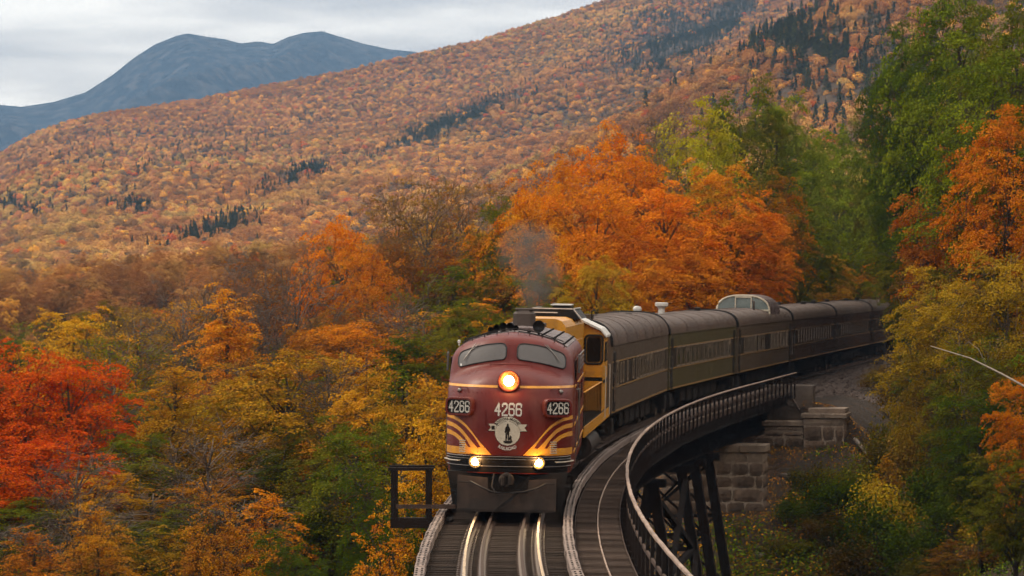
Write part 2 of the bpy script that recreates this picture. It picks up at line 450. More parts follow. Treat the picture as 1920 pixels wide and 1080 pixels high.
def grid_terrain(name, xs, ys, zf, m, smooth_=True):
    X, Y = np.meshgrid(xs, ys)
    Z = zf(X, Y)
    v = np.stack([X, Y, Z], -1).reshape(-1, 3)
    nx, ny = len(xs), len(ys)
    i = np.arange((ny - 1) * (nx - 1)); r = i // (nx - 1); c = i % (nx - 1)
    q = np.stack([r * nx + c, r * nx + c + 1, (r + 1) * nx + c + 1, (r + 1) * nx + c], -1)
    me = bpy.data.meshes.new(name)
    me.from_pydata(v.tolist(), [], q.tolist())
    me.materials.append(m)
    if smooth_: me.polygons.foreach_set('use_smooth', [True] * len(q))
    me.update()
    return link_mesh(name, me)

gx = np.unique(np.concatenate([np.linspace(-420, -40, 60), np.linspace(-40, 60, 168), np.linspace(60, 300, 48)]))
gy = np.unique(np.concatenate([np.linspace(-60, 90, 60), np.linspace(90, 250, 240), np.linspace(250, 760, 90)]))
tag(grid_terrain('ground', gx, gy, ground, M['soil']), 'steep leaf littered ground dropping into the ravine under the trestle', kind='structure')

# ------------------------------------------------------------------ far hills
def prof(pts):
    xs_, ys_ = zip(*pts)
    return lambda p: np.interp(p, xs_, ys_)
def hill_fn(ridge, d0, e0, D, bulge, seed, drop=0.3):
    """height over a polar sector; ridge gives the skyline elevation (tangent) by bearing, D(bearing) its distance"""
    def f(u, t):
        dr = D(u); er = ridge(u)
        d = d0 + (dr - d0) * t
        tt = np.clip(t, 0, 1)
        e = e0 + (er - e0) * (tt ** bulge)
        e = np.where(t > 1, er - drop * (t - 1) * 0.5, e)
        z = e * d + CAM_Z - 45 * (1 - smooth(0.0, .09, t))
        x = u * d; y = d
        z = z + (fbm(x, y, 1 / 420.0, seed, 3) * 36 + fbm(x, y, 1 / 120.0, seed + 3, 3) * 6) * (1 - np.exp(-((t - 1) / 0.1) ** 2) * 0.75) * np.clip(t * 1.6, 0, 1)
        return x, y, z
    return f
def bear(px): return (px - 960) / FPX
def elev(py): return (523 - py) / FPX
r1 = prof([(bear(a), elev(b + 9)) for a, b in ((-1900, 640), (-900, 500), (-300, 372), (0, 277), (60, 240), (130, 216), (190, 200), (250, 192), (330, 183), (430, 163), (540, 142), (640, 125), (780, 97), (900, 74), (1000, 42), (1060, 24), (1130, 2), (1240, -50), (1500, -160), (2000, -300), (2800, -420))])
d1 = prof([(-0.3, 3300), (-0.14, 3400), (0.0, 3900), (0.1, 4200), (0.3, 4300)])
hill1 = hill_fn(r1, 620, elev(640), d1, 0.80, 5)
r2 = prof([(bear(a), elev(b + 14)) for a, b in ((-900, 700), (0, 650), (300, 590), (450, 540), (600, 480), (800, 400), (960, 335), (1080, 268), (1200, 196), (1300, 130), (1400, 70), (1500, 12), (1600, -60), (1800, -180), (2100, -330), (2800, -500))])
d2 = prof([(-0.1, 1500), (0.0, 1700), (0.1, 1900), (0.3, 2000)])
hill2 = hill_fn(r2, 500, elev(620), d2, 0.85, 9)
r3 = prof([(bear(a), elev(b)) for a, b in ((-900, 380), (-400, 250), (-150, 215), (0, 195), (40, 199), (100, 190), (160, 172), (210, 140), (250, 108), (290, 82), (330, 66), (352, 61), (385, 67), (420, 72), (452, 80), (485, 76), (512, 81), (540, 68), (570, 60), (604, 57), (640, 68), (680, 80), (730, 91), (780, 96), (860, 120), (1000, 150), (1200, 200), (1600, 300))])
d3 = prof([(-0.3, 11500), (0.3, 11500)])
def mountain(u, t):
    d = 7600 + 3900 * t
    er = r3(u)
    e = elev(420) + (er - elev(420)) * np.clip(t, 0, 1) ** 0.85
    e = np.where(t > 1, er - 0.1 * (t - 1), e)
    x = u * d; y = d
    w = 1 - smooth(.62, .97, t)
    spur = np.abs(fbm(x * 1.0 - 0.35 * y, y * 0.45, 1 / 640.0, 4, 3))
    z = e * d + CAM_Z + (0.22 - spur) * 480 * w * np.clip(t * 2, 0, 1) + fbm(x, y, 1 / 120.0, 8, 3) * 24 * w
    return x, y, z

def polar_terrain(name, f, u0, u1, nu, t1, nt, m):
    U, T = np.meshgrid(np.linspace(u0, u1, nu), np.linspace(0, t1, nt))
    X, Y, Z = f(U, T)
    v = np.stack([X, Y, Z], -1).reshape(-1, 3)
    i = np.arange((nt - 1) * (nu - 1)); r = i // (nu - 1); c = i % (nu - 1)
    q = np.stack([r * nu + c, r * nu + c + 1, (r + 1) * nu + c + 1, (r + 1) * nu + c], -1)
    me = bpy.data.meshes.new(name); me.from_pydata(v.tolist(), [], q.tolist()); me.materials.append(m)
    me.polygons.foreach_set('use_smooth', [True] * len(q)); me.update()
    return link_mesh(name, me)
tag(polar_terrain('hill', hill1, -0.42, 0.46, 420, 1.25, 120, M['hillsoil']), 'long wooded mountainside climbing to the upper right', kind='structure')
tag(polar_terrain('hill', hill2, -0.42, 0.46, 380, 1.25, 80, M['hillsoil']), 'nearer wooded spur below the big mountainside', kind='structure')
M['mountain'] = mat('conifer_mountain', (0.003, 0.009, 0.014), (0.095, 0.085, 0.075), rough=1, spec=0, scale=0.022, detail=12, bump=0.0, contrast=(0.46, 0.66))
tag(polar_terrain('mountain', mountain, -0.50, 0.40, 900, 1.15, 110, M['mountain']), 'blue double peaked mountain far beyond the wooded slope', kind='structure')
# plain beyond everything, so the ground reaches the horizon
pl = MB().add([(-16000, -300, -58), (16000, -300, -58), (16000, 12500, -60), (-16000, 12500, -60)], [(0, 1, 2, 3)])
tag(pl.build('terrain', M['hillsoil']), 'forested valley floor reaching to the mountains', kind='structure')

# ------------------------------------------------------------------ leaf clouds and tree prototypes
def leaf_quads(P, Nrm, size, rng, aspect=0.62):
    """kite-shaped leaves at P (n,3), facing roughly Nrm; returns verts (4n,3)"""
    n = len(P)
    r = rng.normal(size=(n, 3)); nn = Nrm + r * 0.75
    nn /= np.linalg.norm(nn, axis=1)[:, None] + 1e-9
    t = np.cross(nn, rng.normal(size=(n, 3))); t /= np.linalg.norm(t, axis=1)[:, None] + 1e-9
    b = np.cross(nn, t)
    s = (size if np.ndim(size) else np.full(n, size))[:, None]
    v = np.empty((n, 4, 3))
    v[:, 0] = P - t * s * 0.5
    v[:, 1] = P + b * s * aspect * 0.5 + t * s * 0.05
    v[:, 2] = P + t * s * 0.5 - nn * s * 0.12
    v[:, 3] = P - b * s * aspect * 0.5 + t * s * 0.05
    return v.reshape(-1, 3)

def quads_mesh(name, V, m, clump=None, tint=None):
    n = len(V) // 4
    me = bpy.data.meshes.new(name)
    me.vertices.add(len(V)); me.vertices.foreach_set('co', V.astype(np.float32).ravel())
    me.loops.add(len(V)); me.loops.foreach_set('vertex_index', np.arange(len(V), dtype=np.int32))
    me.polygons.add(n)
    me.polygons.foreach_set('loop_start', np.arange(n, dtype=np.int32) * 4)
    me.polygons.foreach_set('loop_total', np.full(n, 4, dtype=np.int32))
    if clump is not None:
        at = me.attributes.new('clump', 'FLOAT', 'POINT'); at.data.foreach_set('value', np.repeat(clump, 4).astype(np.float32))
    if tint is not None:
        at = me.attributes.new('tint_a', 'FLOAT_COLOR', 'POINT')
        c4 = np.concatenate([np.repeat(tint, 4, axis=0), np.ones((len(V), 1))], 1)
        at.data.foreach_set('color', c4.astype(np.float32).ravel())
    me.materials.append(m)
    me.update(calc_edges=True)
    return me

def make_tree(seed, H=14.0, W=7.5, base=0.22, nclump=95, leaves=15000, lsize=0.17, flat=0.42, crad=0.85, wood='bark', twigs=2, lean=0.0, shape='round', tr=0.20, topgreen=False):
    """returns (trunk mesh, crown mesh); H height, W crown width, base = where the crown begins"""
    rng = np.random.default_rng(seed)
    rnd = random.Random(seed)
    # clump centres inside a lumpy crown
    cs = []
    zb = H * base; zc = (zb + H) / 2; hz = (H - zb) / 2
    lobes = rng.normal(size=(7, 3)); lobes /= np.linalg.norm(lobes, axis=1)[:, None]
    tries = 0
    while len(cs) < nclump and tries < 20000:
        tries += 1
        d = rng.normal(size=3); d /= np.linalg.norm(d)
        rr = rng.uniform(0.12, 1.0) ** 0.42
        lump = 0.80 + 0.24 * max(0, (lobes @ d).max()) ** 3
        p = d * rr * lump * np.array([W / 2, W / 2, hz])
        if shape == 'cone':
            k = 1 - 0.72 * (p[2] + hz) / (2 * hz); p[:2] *= k * 1.25
        elif shape == 'vase':
            k = 0.55 + 0.5 * (p[2] + hz) / (2 * hz); p[:2] *= k * 1.1
        elif shape == 'round' and p[2] < -hz * 0.35:
            p[:2] *= 0.85
        p[2] += zc
        if all(np.linalg.norm((p - q) * [1, 1, 1.35]) > crad * 0.80 for q in cs):
            cs.append(p)
    cs = np.array(cs)
    # wood
    wb = MB()
    lx, ly = lean * H * 0.15, lean * H * 0.05
    def trunk_at(z):
        k = z / H
        return Vector((lx * k * k + 0.10 * sin(z * 0.9 + seed), ly * k + 0.10 * cos(z * 0.7 + seed * 2), z))
    zs = np.linspace(0, H * 0.86, 9)
    wb.tube([trunk_at(z) for z in zs], [tr * (1 - 0.88 * (z / (H * 0.9))) * (1.35 if z == 0 else 1) for z in zs], 7)
    order = np.arctan2(cs[:, 1], cs[:, 0]) + 0.0
    nl = 8
    groups = {}
    for i, p in enumerate(cs):
        key = (int((order[i] + pi) / (2 * pi) * nl) % nl, int((p[2] - zb) / (2 * hz + 1e-6) * 3))
        groups.setdefault(key, []).append(p)
    for key, ps in groups.items():
        c = Vector(np.mean(ps, 0))
        dist = math.hypot(c.x, c.y)
        z0 = max(H * 0.12, c.z - dist * 0.9 - 0.8)
        z0 = min(z0, H * 0.8)
        p0 = trunk_at(z0)
        mid = p0.lerp(c, 0.55) + Vector((0, 0, 0.25)) + Vector([rnd.uniform(-.25, .25) for _ in range(3)])
        joint = p0.lerp(c, 0.8)
        r0 = tr * 0.50 * (1 - 0.7 * z0 / H)
        wb.tube([p0, p0.lerp(mid, .5) + Vector((0, 0, .06)), mid, joint], [r0, r0 * .8, r0 * .6, r0 * .42], 5, cap=False)
        for q in ps:
            q = Vector(q)
            st = mid if (q - mid).length < (q - joint).length else joint
            m2 = st.lerp(q, 0.5) + Vector([rnd.uniform(-.15, .15) for _ in range(3)])
            wb.tube([st, m2, q], [r0 * .36, r0 * .25, 0.012], 4, cap=False)
            for _t in range(twigs):
                e2 = q + Vector([rnd.uniform(-1, 1) * crad for _ in range(3)]) + (q - p0).normalized() * crad * 0.5
                s2 = m2.lerp(q, rnd.uniform(.2, .9))
                m3 = s2.lerp(e2, .5) + Vector([rnd.uniform(-.1, .1) for _ in range(3)])
                wb.tube([s2, m3, e2], [0.016, 0.012, 0.005], 3, cap=False)
    wood_me = wb.mesh('trunk', M[wood], smooth=True)
    # leaves
    if leaves:
        per = rng.dirichlet(np.ones(len(cs)) * 5) * leaves
        P, Nn, Cl = [], [], []
        for i, c in enumerate(cs):
            n = int(per[i])
            out = np.array([c[0], c[1], (c[2] - zc) * 0.6]); out /= np.linalg.norm(out) + 1e-6
            up = np.array([0, 0, 1.0]) * 0.8 + out * 0.5; up /= np.linalg.norm(up)
            # several sprays per clump, each a thin tilted layer
            ns = 5
            offs = rng.normal(size=(ns, 3)) * [crad * .50, crad * .50, crad * .34]
            k = rng.integers(0, ns, n)
            nrm = up + rng.normal(size=(ns, 3)) * 0.28; nrm /= np.linalg.norm(nrm, axis=1)[:, None]
            g = rng.normal(size=(n, 3)) * crad * 0.29
            nk = nrm[k]
            dn = (g * nk).sum(1)[:, None]
            g = g - nk * dn * (1 - flat * 0.5)
            rad2 = (g ** 2).sum(1)[:, None]
            g = g - np.array([0, 0, 1.0]) * rad2 * 0.35
            P.append(c + offs[k] + g); Nn.append(nk * 1.0 + out * 0.35)
            cv = np.clip(rng.beta(1.2, 1.6) + 0 * k, 0, 1)
            Cl.append(np.full(n, cv) * 0.65 + 0.35 * np.clip(1 - (c[2] - zb) / (2 * hz), 0, 1))
        P = np.concatenate(P); Nn = np.concatenate(Nn); Cl = np.concatenate(Cl)
        Lz = lsize * rng.uniform(0.65, 1.3, len(P))
        V = leaf_quads(P, Nn, Lz, rng)
        crown_me = quads_mesh('crown', V, M['leaf'], clump=Cl)
    else:
        crown_me = None
    return dict(trunk=wood_me, crown=crown_me, H=H, W=W)

def make_conifer(seed, H=14.0, W=4.6, lsize=0.3, n=7500):
    rng = np.random.default_rng(seed)
    wb = MB(); wb.tube([(0, 0, 0), (0.05, 0, H * .5), (0, 0, H * .98)], [0.2, 0.12, 0.02], 6)
    P, Nn, Cl = [], [], []
    nb = 95
    for i in range(nb):
        k = (i + .5) / nb
        z = H * (0.12 + 0.87 * k ** 0.85)
        L = W / 2 * (1 - k) ** 0.8 * rng.uniform(.7, 1.15) + 0.15
        a = i * 2.4 + rng.uniform(-.3, .3)
        d = np.array([cos(a), sin(a), -0.28])
        wb.tube([(0, 0, z), (d[0] * L * .5, d[1] * L * .5, z - .08 * L), tuple(np.array([0, 0, z]) + d * L)], [.03, .02, .006], 3, cap=False)
        m = int(n / nb * (0.35 + 1.3 * (1 - k)))
        t = rng.uniform(0.1, 1, m) ** 0.7
        w = 0.32 * L * (1.1 - t) + 0.06
        side = np.stack([-np.sin(a) * np.ones(m), np.cos(a) * np.ones(m), np.zeros(m)], 1)
        p = np.array([0, 0, z]) + d * (t * L)[:, None] + side * (rng.normal(size=m) * w)[:, None]
        p[:, 2] += rng.normal(size=m) * 0.07 - 0.25 * t * t * L * .3
        P.append(p); Nn.append(np.tile([d[0] * .3, d[1] * .3, 1.0], (m, 1))); Cl.append(np.full(m, rng.uniform(0, 1)))
    P = np.concatenate(P); Nn = np.concatenate(Nn); Cl = np.concatenate(Cl)
    V = leaf_quads(P, Nn, lsize * rng.uniform(.6, 1.2, len(P)), rng, aspect=0.35)
    return dict(trunk=wb.mesh('trunk', M['bark'], True), crown=quads_mesh('crown', V, M['leaf'], clump=Cl), H=H, W=W)

def make_bush(seed, H=2.6, W=3.2, leaves=4200, lsize=0.13, ns=26):
    rng = np.random.default_rng(seed); wb = MB()
    P, Nn, Cl = [], [], []
    for i in range(ns):
        a = rng.uniform(0, 2 * pi); r = W / 2 * rng.uniform(0, 1) ** .5 * 0.85
        hz = H * (1 - 0.55 * (r / (W / 2)) ** 2) * rng.uniform(.55, 1.0)
        c = np.array([cos(a) * r, sin(a) * r, hz])
        wb.tube([(0.1 * cos(a), 0.1 * sin(a), 0), tuple(c * [.55, .55, .5]), tuple(c)], [.035, .022, .007], 4, cap=False)
        m = leaves // ns
        g = rng.normal(size=(m, 3)) * [W * .10, W * .10, H * .13]
        P.append(c + g); Nn.append(np.tile([c[0] * .3, c[1] * .3, 1.0], (m, 1))); Cl.append(np.full(m, rng.uniform(0, 1)))
    P = np.concatenate(P); P[:, 2] = np.abs(P[:, 2])
    V = leaf_quads(P, np.concatenate(Nn), lsize * rng.uniform(.6, 1.3, len(P)), rng)
    return dict(trunk=wb.mesh('stem', M['palebark'], True), crown=quads_mesh('foliage', V, M['leaf'], clump=np.concatenate(Cl)), H=H, W=W)

PROTO = {
    'maple': [make_tree(s, 14, 8.2, 0.20, 112, 31000, 0.135) for s in (11, 12, 13)],
    'slim': [make_tree(s, 14, 5.4, 0.22, 84, 20000, 0.13, shape='cone') for s in (21, 22)],
    'thin': [make_tree(s, 14, 6.8, 0.22, 85, 6500, 0.14, wood='palebark', twigs=5, shape='vase', tr=.17) for s in (31, 32)],
    'bare': [make_tree(s, 14, 6.0, 0.25, 90, 900, 0.12, wood='palebark', twigs=9, shape='vase', tr=.15) for s in (41, 42)],
    'birch': [make_tree(s, 13, 6.2, 0.12, 115, 30000, 0.125, wood='palebark', twigs=2, lean=.6, tr=.10) for s in (51, 52)],
    'fine': [make_tree(s, 7, 4.6, 0.12, 85, 13000, 0.085, twigs=3, crad=.5, tr=.09, shape='cone') for s in (61, 62)],
    'conifer': [make_conifer(s) for s in (71, 72)],
    'dome': [make_tree(s, 8, 7.4, 0.03, 110, 26000, 0.105, crad=.72, tr=.12, shape='dome') for s in (91, 92)],
    'bush': [make_bush(s) for s in (81, 82, 83)],
}
C = dict(
    red=(198, 58, 12), redor=(206, 76, 18), orange=(222, 116, 22), deep=(200, 92, 20), amber=(214, 128, 30), gold=(202, 140, 36),
    yellow=(196, 156, 36), olive=(122, 104, 30), green=(96, 112, 26), dgreen=(52, 66, 22), lime=(148, 154, 36), rust=(152, 78, 36),
    brown=(120, 72, 40), tan=(158, 104, 54), mauve=(112, 68, 52), spruce=(34, 50, 34), blaze=(228, 108, 18))
def tint(c, k=1.0):
    c = C[c] if isinstance(c, str) else c
    r_, g_, b_ = lin(c)
    if r_ > g_ * 1.5: g_ = g_ * 1.24 + 0.022 * r_; b_ = b_ * .9 + .004 * r_; k = k * 1.10
    l_ = .3 * r_ + .55 * g_ + .15 * b_; d_ = .01
    return tuple((x * (1 - d_) + l_ * d_) * k for x in (r_, g_, b_))
_tr = random.Random(5)
def plant(kind, x, y, top=None, width=None, c1='orange', c2=None, label='', cat='tree', group=None, name=None, h=None, sink=0.15, k=1.0, var=None):
    """stand a tree on the ground at x, y; its top reaches height top (or it is h tall)"""
    z = float(ground(x, y)) - sink
    ps = PROTO[kind]; p = ps[_tr.randrange(len(ps)) if var is None else var % len(ps)]
    if h is None: h = top - z
    sz = h / p['H']
    sx = (width / p['W']) if width else sz
    sx = max(sx, sz / (1.35 if kind in ('fine', 'bush') else 1.7))
    nm = name or {'maple': 'maple_tree', 'slim': 'maple_tree', 'thin': 'half_bare_tree', 'bare': 'bare_tree', 'birch': 'birch_tree', 'fine': 'small_tree', 'conifer': 'spruce_tree', 'bush': 'bush', 'dome': 'bush'}[kind]
    e_ = empty(nm, (x, y, z), _tr.uniform(0, 2 * pi))
    e_.scale = (sx, sx, sz)
    tag(e_, label, cat, group)
    t = link_mesh('stem' if kind == 'bush' else 'trunk', p['trunk'], e_)
    if p['crown']:
        c = link_mesh('foliage' if kind == 'bush' else 'crown', p['crown'], e_)
        a = tint(c1, k); b = tint(c2 or c1, k)
        c.color = (*a, 1); c['tint'] = [float(v) for v in b]
    return e_
def at(px, d): return (px - 960) / FPX * d
def topz(py, d): return CAM_Z + (523 - py) / FPX * d

# ------------------------------------------------------------------ trees: (kind, px, top row, distance, crown width, tint 1, tint 2, label)
G_FILL = 'autumn trees packed on the slope left of the trestle'
def spec(rows, k=1.0, **kw):
    for (kind, px, py, d, w, c1, c2, label) in rows:
        plant(kind, at(px, d), d, top=topz(py, d), width=w, c1=c1, c2=c2, label=label, k=k, **kw)

# -- left of the line: named by hand, nearest last
LEFT = [
 ('maple', 50, 612, 155, 7.2, 'red', 'redor', 'blazing scarlet maple at the left edge of the photo'),
 ('maple', 125, 655, 153, 6.8, 'red', 'redor', 'scarlet crown spreading right from the blazing one'),
 ('thin', 205, 600, 168, 6.5, 'olive', 'green', 'olive tree with a dark upright trunk just right of the scarlet maple'),
 ('slim', 325, 662, 150, 4.6, 'amber', 'olive', 'golden orange maple crown between the scarlet maple and the dark forked tree'),
 ('bare', 395, 780, 140, 5.5, 'brown', 'tan', 'leafless grey tree below the golden orange crown'),
 ('maple', 535, 640, 152, 8.6, 'olive', 'amber', 'large olive and amber tree with a dark forked trunk'),
 ('bare', 620, 640, 150, 4.5, 'tan', 'rust', 'thin bare tree leaning beside the dark forked trunk'),
 ('maple', 760, 655, 142, 6.6, 'amber', 'olive', 'amber maple close to the left of the maroon locomotive'),
 ('slim', 800, 745, 128, 4.2, 'gold', 'amber', 'bright gold maple right behind the little side platform'),
 ('maple', 668, 770, 135, 6.6, 'green', 'olive', 'dark green tree in the hollow left of the side platform'),
 ('fine', 712, 948, 118, 3.6, 'orange', 'amber', 'small orange birch below the side platform'),
 ('fine', 500, 915, 132, 4.6, 'orange', 'amber', 'orange sapling behind the low green bush'),
 ('dome', 535, 992, 124, 4.1, 'green', 'dgreen', 'low bright green bush at the bottom edge'),
 ('fine', 320, 985, 124, 4.4, 'olive', 'amber', 'olive yellow sapling at the bottom left of the green bush'),
 ('bare', 145, 820, 130, 4.0, 'amber', 'rust', 'pale leafless tree under the scarlet maple'),
 ('fine', 180, 940, 118, 3.4, 'amber', 'rust', 'yellow sapling at the foot of the scarlet maple'),
 ('fine', 60, 985, 112, 3.6, 'rust', 'orange', 'rust coloured sapling in the bottom left corner'),
 ('fine', 400, 900, 122, 3.6, 'rust', 'amber', 'rusty sapling below the leafless grey tree'),
 ('maple', 70, 800, 144, 7.4, 'red', 'redor', 'orange red lower maple in front of the scarlet one'),
 ('maple', 440, 690, 170, 6.4, 'olive', 'gold', 'olive yellow tree left of the dark forked trunk'),
 ('maple', 250, 800, 148, 5.6, 'green', 'olive', 'green leafy tree low between scarlet maple and leafless grey tree'),
 ('maple', 600, 790, 140, 5.6, 'dgreen', 'olive', 'shaded dark green tree under the dark forked one'),
 ('slim', 855, 560, 190, 6.4, 'amber', 'orange', 'apricot tree rising behind the left shoulder of the maroon locomotive'),
 ('slim', 905, 552, 205, 5.5, 'orange', 'amber', 'light orange tree behind the horns of the maroon locomotive'),
 ('maple', 640, 392, 232, 7.6, 'orange', 'deep', 'bright orange maple standing above the brown trees left of centre'),
 ('maple', 700, 440, 226, 6.4, 'orange', 'rust', 'second orange maple just right of the tall bright one'),
 ('thin', 800, 292, 246, 9.0, 'tan', 'brown', 'tall thinly leaved tan tree left of the green conifer like crown'),
 ('thin', 880, 300, 250, 8.0, 'rust', 'tan', 'rust brown thinly leaved tree touching the orange maple mass'),
 ('thin', 745, 330, 252, 7.0, 'brown', 'tan', 'brown thinly leaved tree left of the tall tan one'),
 ('maple', 940, 345, 236, 5.2, 'green', 'olive', 'dark green tree rising out of the locomotive smoke'),
 ('maple', 960, 440, 214, 5.4, 'dgreen', 'green', 'low dark green tree behind the exhaust smoke'),
 ('thin', 500, 445, 226, 7.4, 'rust', 'mauve', 'mauve brown half bare tree on the skyline left of the orange maple'),
 ('bare', 440, 500, 212, 7.0, 'mauve', 'rust', 'grey leafless tree left of the mauve brown one'),
 ('slim', 425, 520, 205, 5.4, 'amber', 'orange', 'yellow orange crown among the bare trees'),
 ('maple', 140, 565, 205, 7.6, 'gold', 'amber', 'golden tree directly above the scarlet maple'),
 ('thin', 260, 545, 210, 7.4, 'tan', 'olive', 'tan half bare tree right of the golden one'),
 ('bare', 345, 520, 216, 7.0, 'mauve', 'tan', 'tall leafless tree between the tan and the mauve ones'),
 ('maple', 20, 606, 240, 6.5, 'green', 'dgreen', 'distant green tree at the left edge above the scarlet maple'),
 ('bare', 560, 470, 208, 6.4, 'mauve', 'brown', 'bare brownish tree under the bright orange maple'),
 ('maple', 585, 600, 188, 6.6, 'rust', 'amber', 'rust and amber tree above the dark forked one'),
 ('maple', 690, 590, 186, 6.8, 'orange', 'rust', 'apricot orange tree above the amber maple'),
 ('thin', 780, 560, 200, 6.6, 'tan', 'orange', 'peach coloured thin tree left of the apricot one'),
]
spec(LEFT, k=1.0)
# -- filling the slope behind and between them
rf = random.Random(77)
fill_top = prof([(-80, 640), (0, 660), (100, 640), (200, 600), (300, 560), (400, 530), (500, 500), (600, 470), (700, 430), (780, 390), (880, 370), (960, 400), (1000, 430)])
FILLK = ['thin', 'maple', 'thin', 'bare', 'slim', 'maple']
FILLC = [('rust', 'brown'), ('amber', 'gold'), ('orange', 'amber'), ('mauve', 'tan'), ('olive', 'green'), ('tan', 'rust'), ('green', 'olive'), ('deep', 'rust')]
_words = {'rust': 'rust coloured', 'amber': 'amber', 'orange': 'orange', 'mauve': 'mauve brown', 'olive': 'olive', 'tan': 'tan', 'green': 'green', 'deep': 'deep orange'}
_kw = {'thin': 'half bare tree', 'maple': 'leafy maple', 'bare': 'leafless tree', 'slim': 'narrow maple'}
ROWS = ['on the skyline', 'one row below the skyline', 'two rows below the skyline', 'midway down', 'just below midway', 'low on the slope', 'lower on the slope', 'near the foot of the slope', 'at the bottom of the photo']
used_labels = set()
for row_, (d, step, dy) in enumerate(((262, 62, 0), (236, 66, 50), (212, 70, 105), (190, 74, 165), (172, 80, 225), (156, 92, 290), (142, 100, 350), (134, 110, 410), (124, 120, 460))):
    px = -70 + rf.uniform(0, 40)
    while px < 940:
        py = float(fill_top(px)) + dy * (1.0 if px > 200 else .8) + rf.uniform(-22, 22)
        if not (px > 760 and d < 150) and py < 1090 and not (380 < px < 800 and py > 925):
            k_ = rf.choice(FILLK); c_ = rf.choice(FILLC)
            if dy > 200: k_ = rf.choice(['maple', 'maple', 'slim', 'maple', 'bare']); c_ = rf.choice([('green', 'olive'), ('olive', 'green'), ('green', 'dgreen'), ('amber', 'olive'), ('rust', 'amber')])
            if dy > 400: k_ = rf.choice(['fine', 'dome', 'bare'])
            w_ = {'fine': 3.6, 'dome': 4.4}.get(k_, rf.uniform(5.0, 7.0))
            wd = _words.get(c_[0], 'dark green')
            kd = _kw.get(k_, 'sapling' if k_ == 'fine' else 'bush')
            col_ = [(-10, 'cut by the left edge'), (70, 'under the scarlet crown'), (150, 'by the scarlet maple'), (230, 'right of the scarlet maple'), (300, 'left of the golden crown'), (370, 'near the golden crown'), (440, 'left of the forked tree'), (510, 'near the forked tree'), (580, 'right of the forked tree'), (650, 'below the orange skyline maple'), (720, 'left of the refuge platform'), (790, 'near the refuge platform'), (1000, 'next to the locomotive')]
            cp = [t_ for (lim, t_) in col_ if px < lim][0]
            lab = '%s %s %s, %s' % (wd, kd, ROWS[row_], cp)
            alt = 0
            while lab in used_labels and alt < 4:
                alt += 1
                lab = '%s%s %s %s, %s' % (('taller ', 'broader ', 'scruffy ', 'smaller ')[alt - 1], wd, kd, ROWS[row_], cp)
            used_labels.add(lab)
            plant(k_, at(px, d + rf.uniform(-6, 6)), d, top=topz(py, d), width=w_, c1=c_[0], c2=c_[1], label=lab, group=G_FILL, k=.88)
        px += step * rf.uniform(.75, 1.25)

# -- behind the coaches, on the far side of the line
BACK = [
 ('maple', 1040, 262, 222, 7.8, 'deep', 'amber', 'orange brown maple at the left end of the big orange mass'),
 ('maple', 1000, 320, 214, 6.8, 'orange', 'amber', 'rounded orange maple at the lower left of the big orange mass'),
 ('maple', 1205, 262, 218, 7.4, 'orange', 'deep', 'orange maple in front of the bare dead tree'),
 ('maple', 1420, 400, 226, 5.6, 'orange', 'blaze', 'small orange maple right over the glass dome'),
 ('maple', 1150, 205, 228, 8.6, 'orange', 'blaze', 'tall orange maple left of the bare dead trunk'),
 ('maple', 1120, 330, 205, 8.4, 'orange', 'deep', 'broad orange maple above the yellow locomotive'),
 ('bare', 1232, 160, 226, 5.0, 'tan', 'brown', 'bare dead tree sticking out between the orange and yellow crowns'),
 ('maple', 1290, 160, 232, 8.2, 'yellow', 'lime', 'yellow green maple right of the bare dead tree'),
 ('maple', 1340, 285, 222, 7.2, 'orange', 'gold', 'orange and gold maple under the yellow green crown'),
 ('maple', 1245, 330, 208, 8.6, 'blaze', 'orange', 'fiery orange maple above the second grey coach'),
 ('maple', 1370, 345, 219, 7.4, 'blaze', 'deep', 'fiery orange maple reaching right above the glass dome'),
 ('maple', 1180, 440, 196, 7.0, 'deep', 'amber', 'low orange brown tree just above the coach roofs'),
 ('maple', 1060, 430, 200, 6.2, 'amber', 'orange', 'amber orange tree right of the exhaust smoke'),
 ('maple', 1300, 450, 206, 6.6, 'deep', 'amber', 'low amber tree behind the white roof vents'),
 ('maple', 1390, 118, 258, 7.8, 'green', 'olive', 'tall green tree behind the yellow crown'),
 ('maple', 1455, 150, 262, 7.8, 'lime', 'green', 'light green tree right of the tall green one'),
 ('maple', 1500, 215, 280, 8.0, 'green', 'lime', 'green maple in the middle of the green group'),
 ('maple', 1440, 300, 246, 7.0, 'olive', 'deep', 'olive and orange maple between the orange mass and the green group'),
 ('maple', 1570, 210, 300, 8.4, 'green', 'lime', 'broad green maple left of the dip in the tree line'),
 ('maple', 1500, 370, 252, 7.2, 'green', 'olive', 'dark green maple behind the dome'),
 ('maple', 1580, 340, 286, 8.0, 'green', 'lime', 'green tree over the fifth coach'),
 ('maple', 1640, 262, 330, 8.4, 'lime', 'gold', 'yellow green tree in the dip of the tree line'),
 ('maple', 1650, 360, 310, 8.0, 'olive', 'green', 'olive tree above the last visible coach'),
 ('maple', 1440, 455, 238, 6.0, 'dgreen', 'olive', 'low dark green tree right behind the glass dome'),
 ('maple', 1540, 470, 268, 6.0, 'amber', 'olive', 'low amber tree behind the fourth coach'),
 ('maple', 1610, 470, 290, 6.2, 'olive', 'deep', 'low olive tree behind the fifth coach'),
 ('maple', 1700, 330, 300, 8.0, 'green', 'olive', 'green tree closing the view where the train leaves the picture'),
 ('maple', 1700, 450, 268, 7.0, 'deep', 'olive', 'orange brown tree over the tail of the train'),
 ('maple', 1120, 470, 192, 5.2, 'gold', 'olive', 'yellow olive tree straight behind the yellow cab roof'),
 ('maple', 1010, 490, 196, 5.0, 'olive', 'green', 'low olive green tree right behind the stack'),
]
spec(BACK, k=.95)
